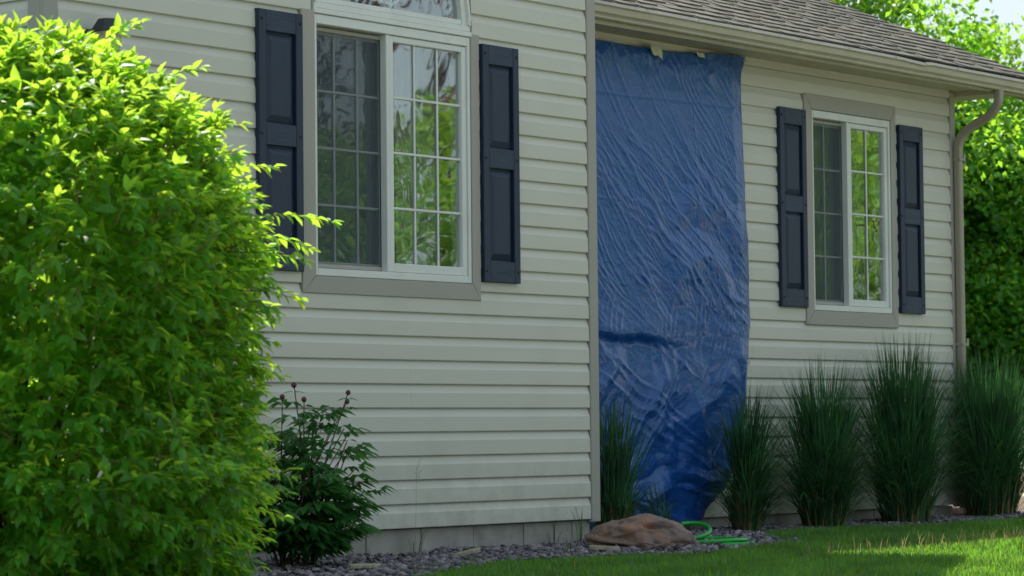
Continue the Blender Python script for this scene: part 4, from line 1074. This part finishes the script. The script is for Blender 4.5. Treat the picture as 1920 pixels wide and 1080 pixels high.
def peony():
    R_ = np.random.default_rng(5)
    bx, by = -2.83, -.56
    t = thing('peony', 'dark green peony with reddish stems and closed buds beside the wing wall', 'peony', (bx, by, GZ))
    pos_l, dir_l, nrm_l, sc_l = [], [], [], []; 
    up = np.array([0, 0, 1.0])
    def leaf(p, d_, s, n_=None): pos_l.append(p); dir_l.append(d_); nrm_l.append((up if n_ is None else n_)+R_.normal(0, .25, 3)); sc_l.append(s)
    def compound(p, d_, size):
        d_ = d_/np.linalg.norm(d_); side = np.cross(d_, up); side /= np.linalg.norm(side)+1e-9
        tip = p+d_*size*.55
        for c0, dd, sz in ((tip, d_, 1.0), (p+d_*size*.40, d_*.7+side*.75, .8), (p+d_*size*.40, d_*.7-side*.75, .8)):
            dd = dd/np.linalg.norm(dd); c1 = c0+dd*size*.22; sd = np.cross(dd, up); sd /= np.linalg.norm(sd)+1e-9
            drop = np.array([0, 0, -.32])
            leaf(c1, dd+drop, size*.55*sz); leaf(c1-dd*.01, dd*.75+sd*.55+drop, size*.46*sz); leaf(c1-dd*.01, dd*.75-sd*.55+drop, size*.46*sz)
    stems = []
    buds = [(-2.53, -.60, .63), (-2.90, -.62, .66), (-2.93, -.58, .61), (-2.76, -.55, .60), (-2.56, -.58, .555), (-2.62, -.48, .50), (-2.42, -.50, .45), (-2.56, -.62, .59)]
    ends = buds+[(bx+.29*(1.2-z)*math.cos(a), by+.29*(1.2-z)*math.sin(a), z) for a, z in zip(R_.uniform(0, 6.28, 30), R_.uniform(.10, .50, 30))]
    for i, e in enumerate(ends):
        a = R_.random()*6.283; b0 = np.array([bx+.07*math.cos(a), by+.07*math.sin(a), GZ]); e = np.array(e)
        mid = b0*.4+e*.6; mid[:2] = b0[:2]*.62+e[:2]*.38; mid[2] = GZ+(e[2]-GZ)*.5
        pts_ = path_smooth([b0, mid, e], 6)
        st = build(MB().tube(pts_, [.0042]*5+[.0034]*4+[.0024]*(len(pts_)-9), 6), 'stem', 'peony_stem', t, True)
        for s in np.linspace(.28, .92 if i >= len(buds) else .86, 7):
            p = np.array(pts_[int(s*(len(pts_)-1))]); aa = R_.random()*6.283; out = np.array([math.cos(aa), math.sin(aa), .35])
            compound(p, out, R_.uniform(.17, .25)*(1.12-.42*s))
        if i < len(buds):
            for _ in range(3):
                aa = R_.random()*6.283; leaf(e-np.array([0, 0, .03]), np.array([math.cos(aa), math.sin(aa), .1]), .05)
            r_ = R_.uniform(.010, .0135); mb = MB(); seg, rg = 10, 7
            for j in range(rg+1):
                ph = math.pi*j/rg
                for k in range(seg):
                    an = 2*math.pi*k/seg; q = r_*math.sin(ph)*(1+.05*math.sin(3*an)); mb.v.append((e[0]+q*math.cos(an), e[1]+q*math.sin(an), e[2]-r_*1.05*math.cos(ph)))
            mb.f = [(j*seg+k, j*seg+(k+1) % seg, (j+1)*seg+(k+1) % seg, (j+1)*seg+k) for j in range(rg) for k in range(seg)]
            build(mb, 'bud', 'bud', t, True)
    mats = frames(np.array(pos_l), np.array(dir_l), np.array(nrm_l), np.array(sc_l))
    scatter_leaves(t, mats, leaf_unit(.36, .25, .07), 'peony', 300, 'leaf', 'foliage')
    m = 60; a = R_.random(m)*6.283
    blades(np.stack([bx+.16*np.cos(a)*R_.random(m), by+.16*np.sin(a)*R_.random(m), np.full(m, GZ)], -1), R_.uniform(.08, .2, m), np.full(m, .004), R_.uniform(0, .3, m), a, 'clump', 'grass_shoots', t, 'stuff', droop=.3)
peony()

# ------------------------------------------------------------------ trees
def tree(name, label, base, H, cr, ch, zc, ncl, nl, ls, seed, mat, group, trunk_r=.14, elong=1.0):
    R_ = np.random.default_rng(seed); bx, by = base
    t = thing(name, label, 'tree', (bx, by, GZ), group)
    tk = MB(); tk.tube(path_smooth([(bx, by, GZ-.1), (bx+.05, by, GZ+H*.25), (bx-.05, by+.05, GZ+H*.55), (bx, by, GZ+H*.85)], 4), np.linspace(trunk_r, trunk_r*.25, 13), 9)
    # clump centres fill an ellipsoid, denser near its skin
    v = R_.normal(0, 1, (ncl, 3)); v /= np.linalg.norm(v, axis=1, keepdims=True); rr = R_.uniform(.35, 1.0, ncl)**.5
    rr *= 1+.22*vnoise(v[:, 0]*2.1+seed, v[:, 1]*2.1+v[:, 2]*1.7, seed)
    cen = v*rr[:, None]*np.array([cr, cr, ch])+np.array([bx, by, zc])
    cen = cen[cen[:, 2] > GZ+.15]; ncl = len(cen)
    for i in range(0, ncl, max(1, ncl//26)):
        zb = R_.uniform(.2, .6)*H+GZ; tk.tube([(bx, by, zb), tuple((np.array([bx, by, zb+.2])+cen[i])/2), tuple(cen[i])], [trunk_r*.4, trunk_r*.22, .012], 5, False)
    build(tk, 'trunk', 'bark', t, True)
    csz = R_.uniform(.55, 1.25, ncl)*cr*.19
    off = R_.normal(0, 1, (ncl, nl, 3)); off /= np.linalg.norm(off, axis=2, keepdims=True); off *= (R_.random((ncl, nl, 1))**.45)
    pos = (cen[:, None]+off*csz[:, None, None]*np.array([1.15, 1.15, .8])).reshape(-1, 3)
    keep_ = pos[:, 2] > GZ+.1
    pos = pos[keep_]; n = len(pos)
    nr = off.reshape(-1, 3)[keep_]*.6+np.array([0, 0, .8])+R_.normal(0, .45, (n, 3)); di = R_.normal(0, 1, (n, 3)); di[:, 2] -= .35
    mats = frames(pos, di, nr, R_.uniform(.75, 1.25, n)*ls)
    uv = np.array([(0, 0, 0), (-.33, .45, .06), (0, 1, -.12), (.33, .45, .06)]); uf = np.array([(0, 1, 2), (0, 2, 3)])
    V_, F_ = instances(uv, uf, mats); np_obj('crown', V_, F_, mat, t)
G1 = 'trees behind the house'
tree('tree', 'tall dense tree rising behind the shingle roof', (13.6, 9.0), 6.4, 2.7, 3.1, 3.4, 560, 170, .09, 1, 'tree', G1)
tree('tree', 'leafy tree standing right behind the downspout corner', (15.0, 6.9), 4.6, 2.3, 2.4, 2.25, 560, 165, .085, 2, 'tree', G1)
tree('tree', 'lower leafy tree at the far right edge beyond the lawn', (16.4, 5.4), 4.0, 1.9, 1.95, 1.9, 420, 165, .085, 3, 'tree', G1)
tree('tree', 'dark leafy tree filling the gap behind the two right trees', (19.5, 9.4), 5.0, 2.6, 2.1, 2.1, 260, 120, .10, 4, 'tree', G1)
G2 = 'street trees reflected in the windows'
M['plum'] = leaf_mat('purple leaf', (.16, .075, .085), (.30, .12, .12), .4, .4, .4, var=.3, vscale=.6, island=.35)
tree('tree', 'tall sparse purple leaved tree whose crown shows high in the arched window', (25.5, -23.4), 9.0, 3.2, 2.6, 6.6, 60, 90, .13, 31, 'plum', G2)
k = 10
for (x, y, H, cr, ch, zc, lab) in ((19.5, -18.0, 5.0, 3.0, 2.3, 2.7, 'round street tree reflected in the arched window'), (27.5, -17.5, 7.0, 3.4, 3.2, 3.7, 'tall street tree reflected between the two windows'),
                                (34, -17.0, 7.5, 3.4, 3.6, 4.0, 'street tree reflected in the narrow window'), (40, -25, 11, 4.6, 5.0, 6.0, 'large tree farthest along the street'),
                                (25, -29, 8.0, 4.4, 3.4, 4.2, 'large tree across the street from the arched window'), (13.0, -20.5, 7.0, 3.3, 3.0, 4.0, 'street tree nearest the front of the wing')):
    k += 1; tree('tree', lab, (x, y), H, cr, ch, zc, 150, 130, .12, k, 'tree2', G2)
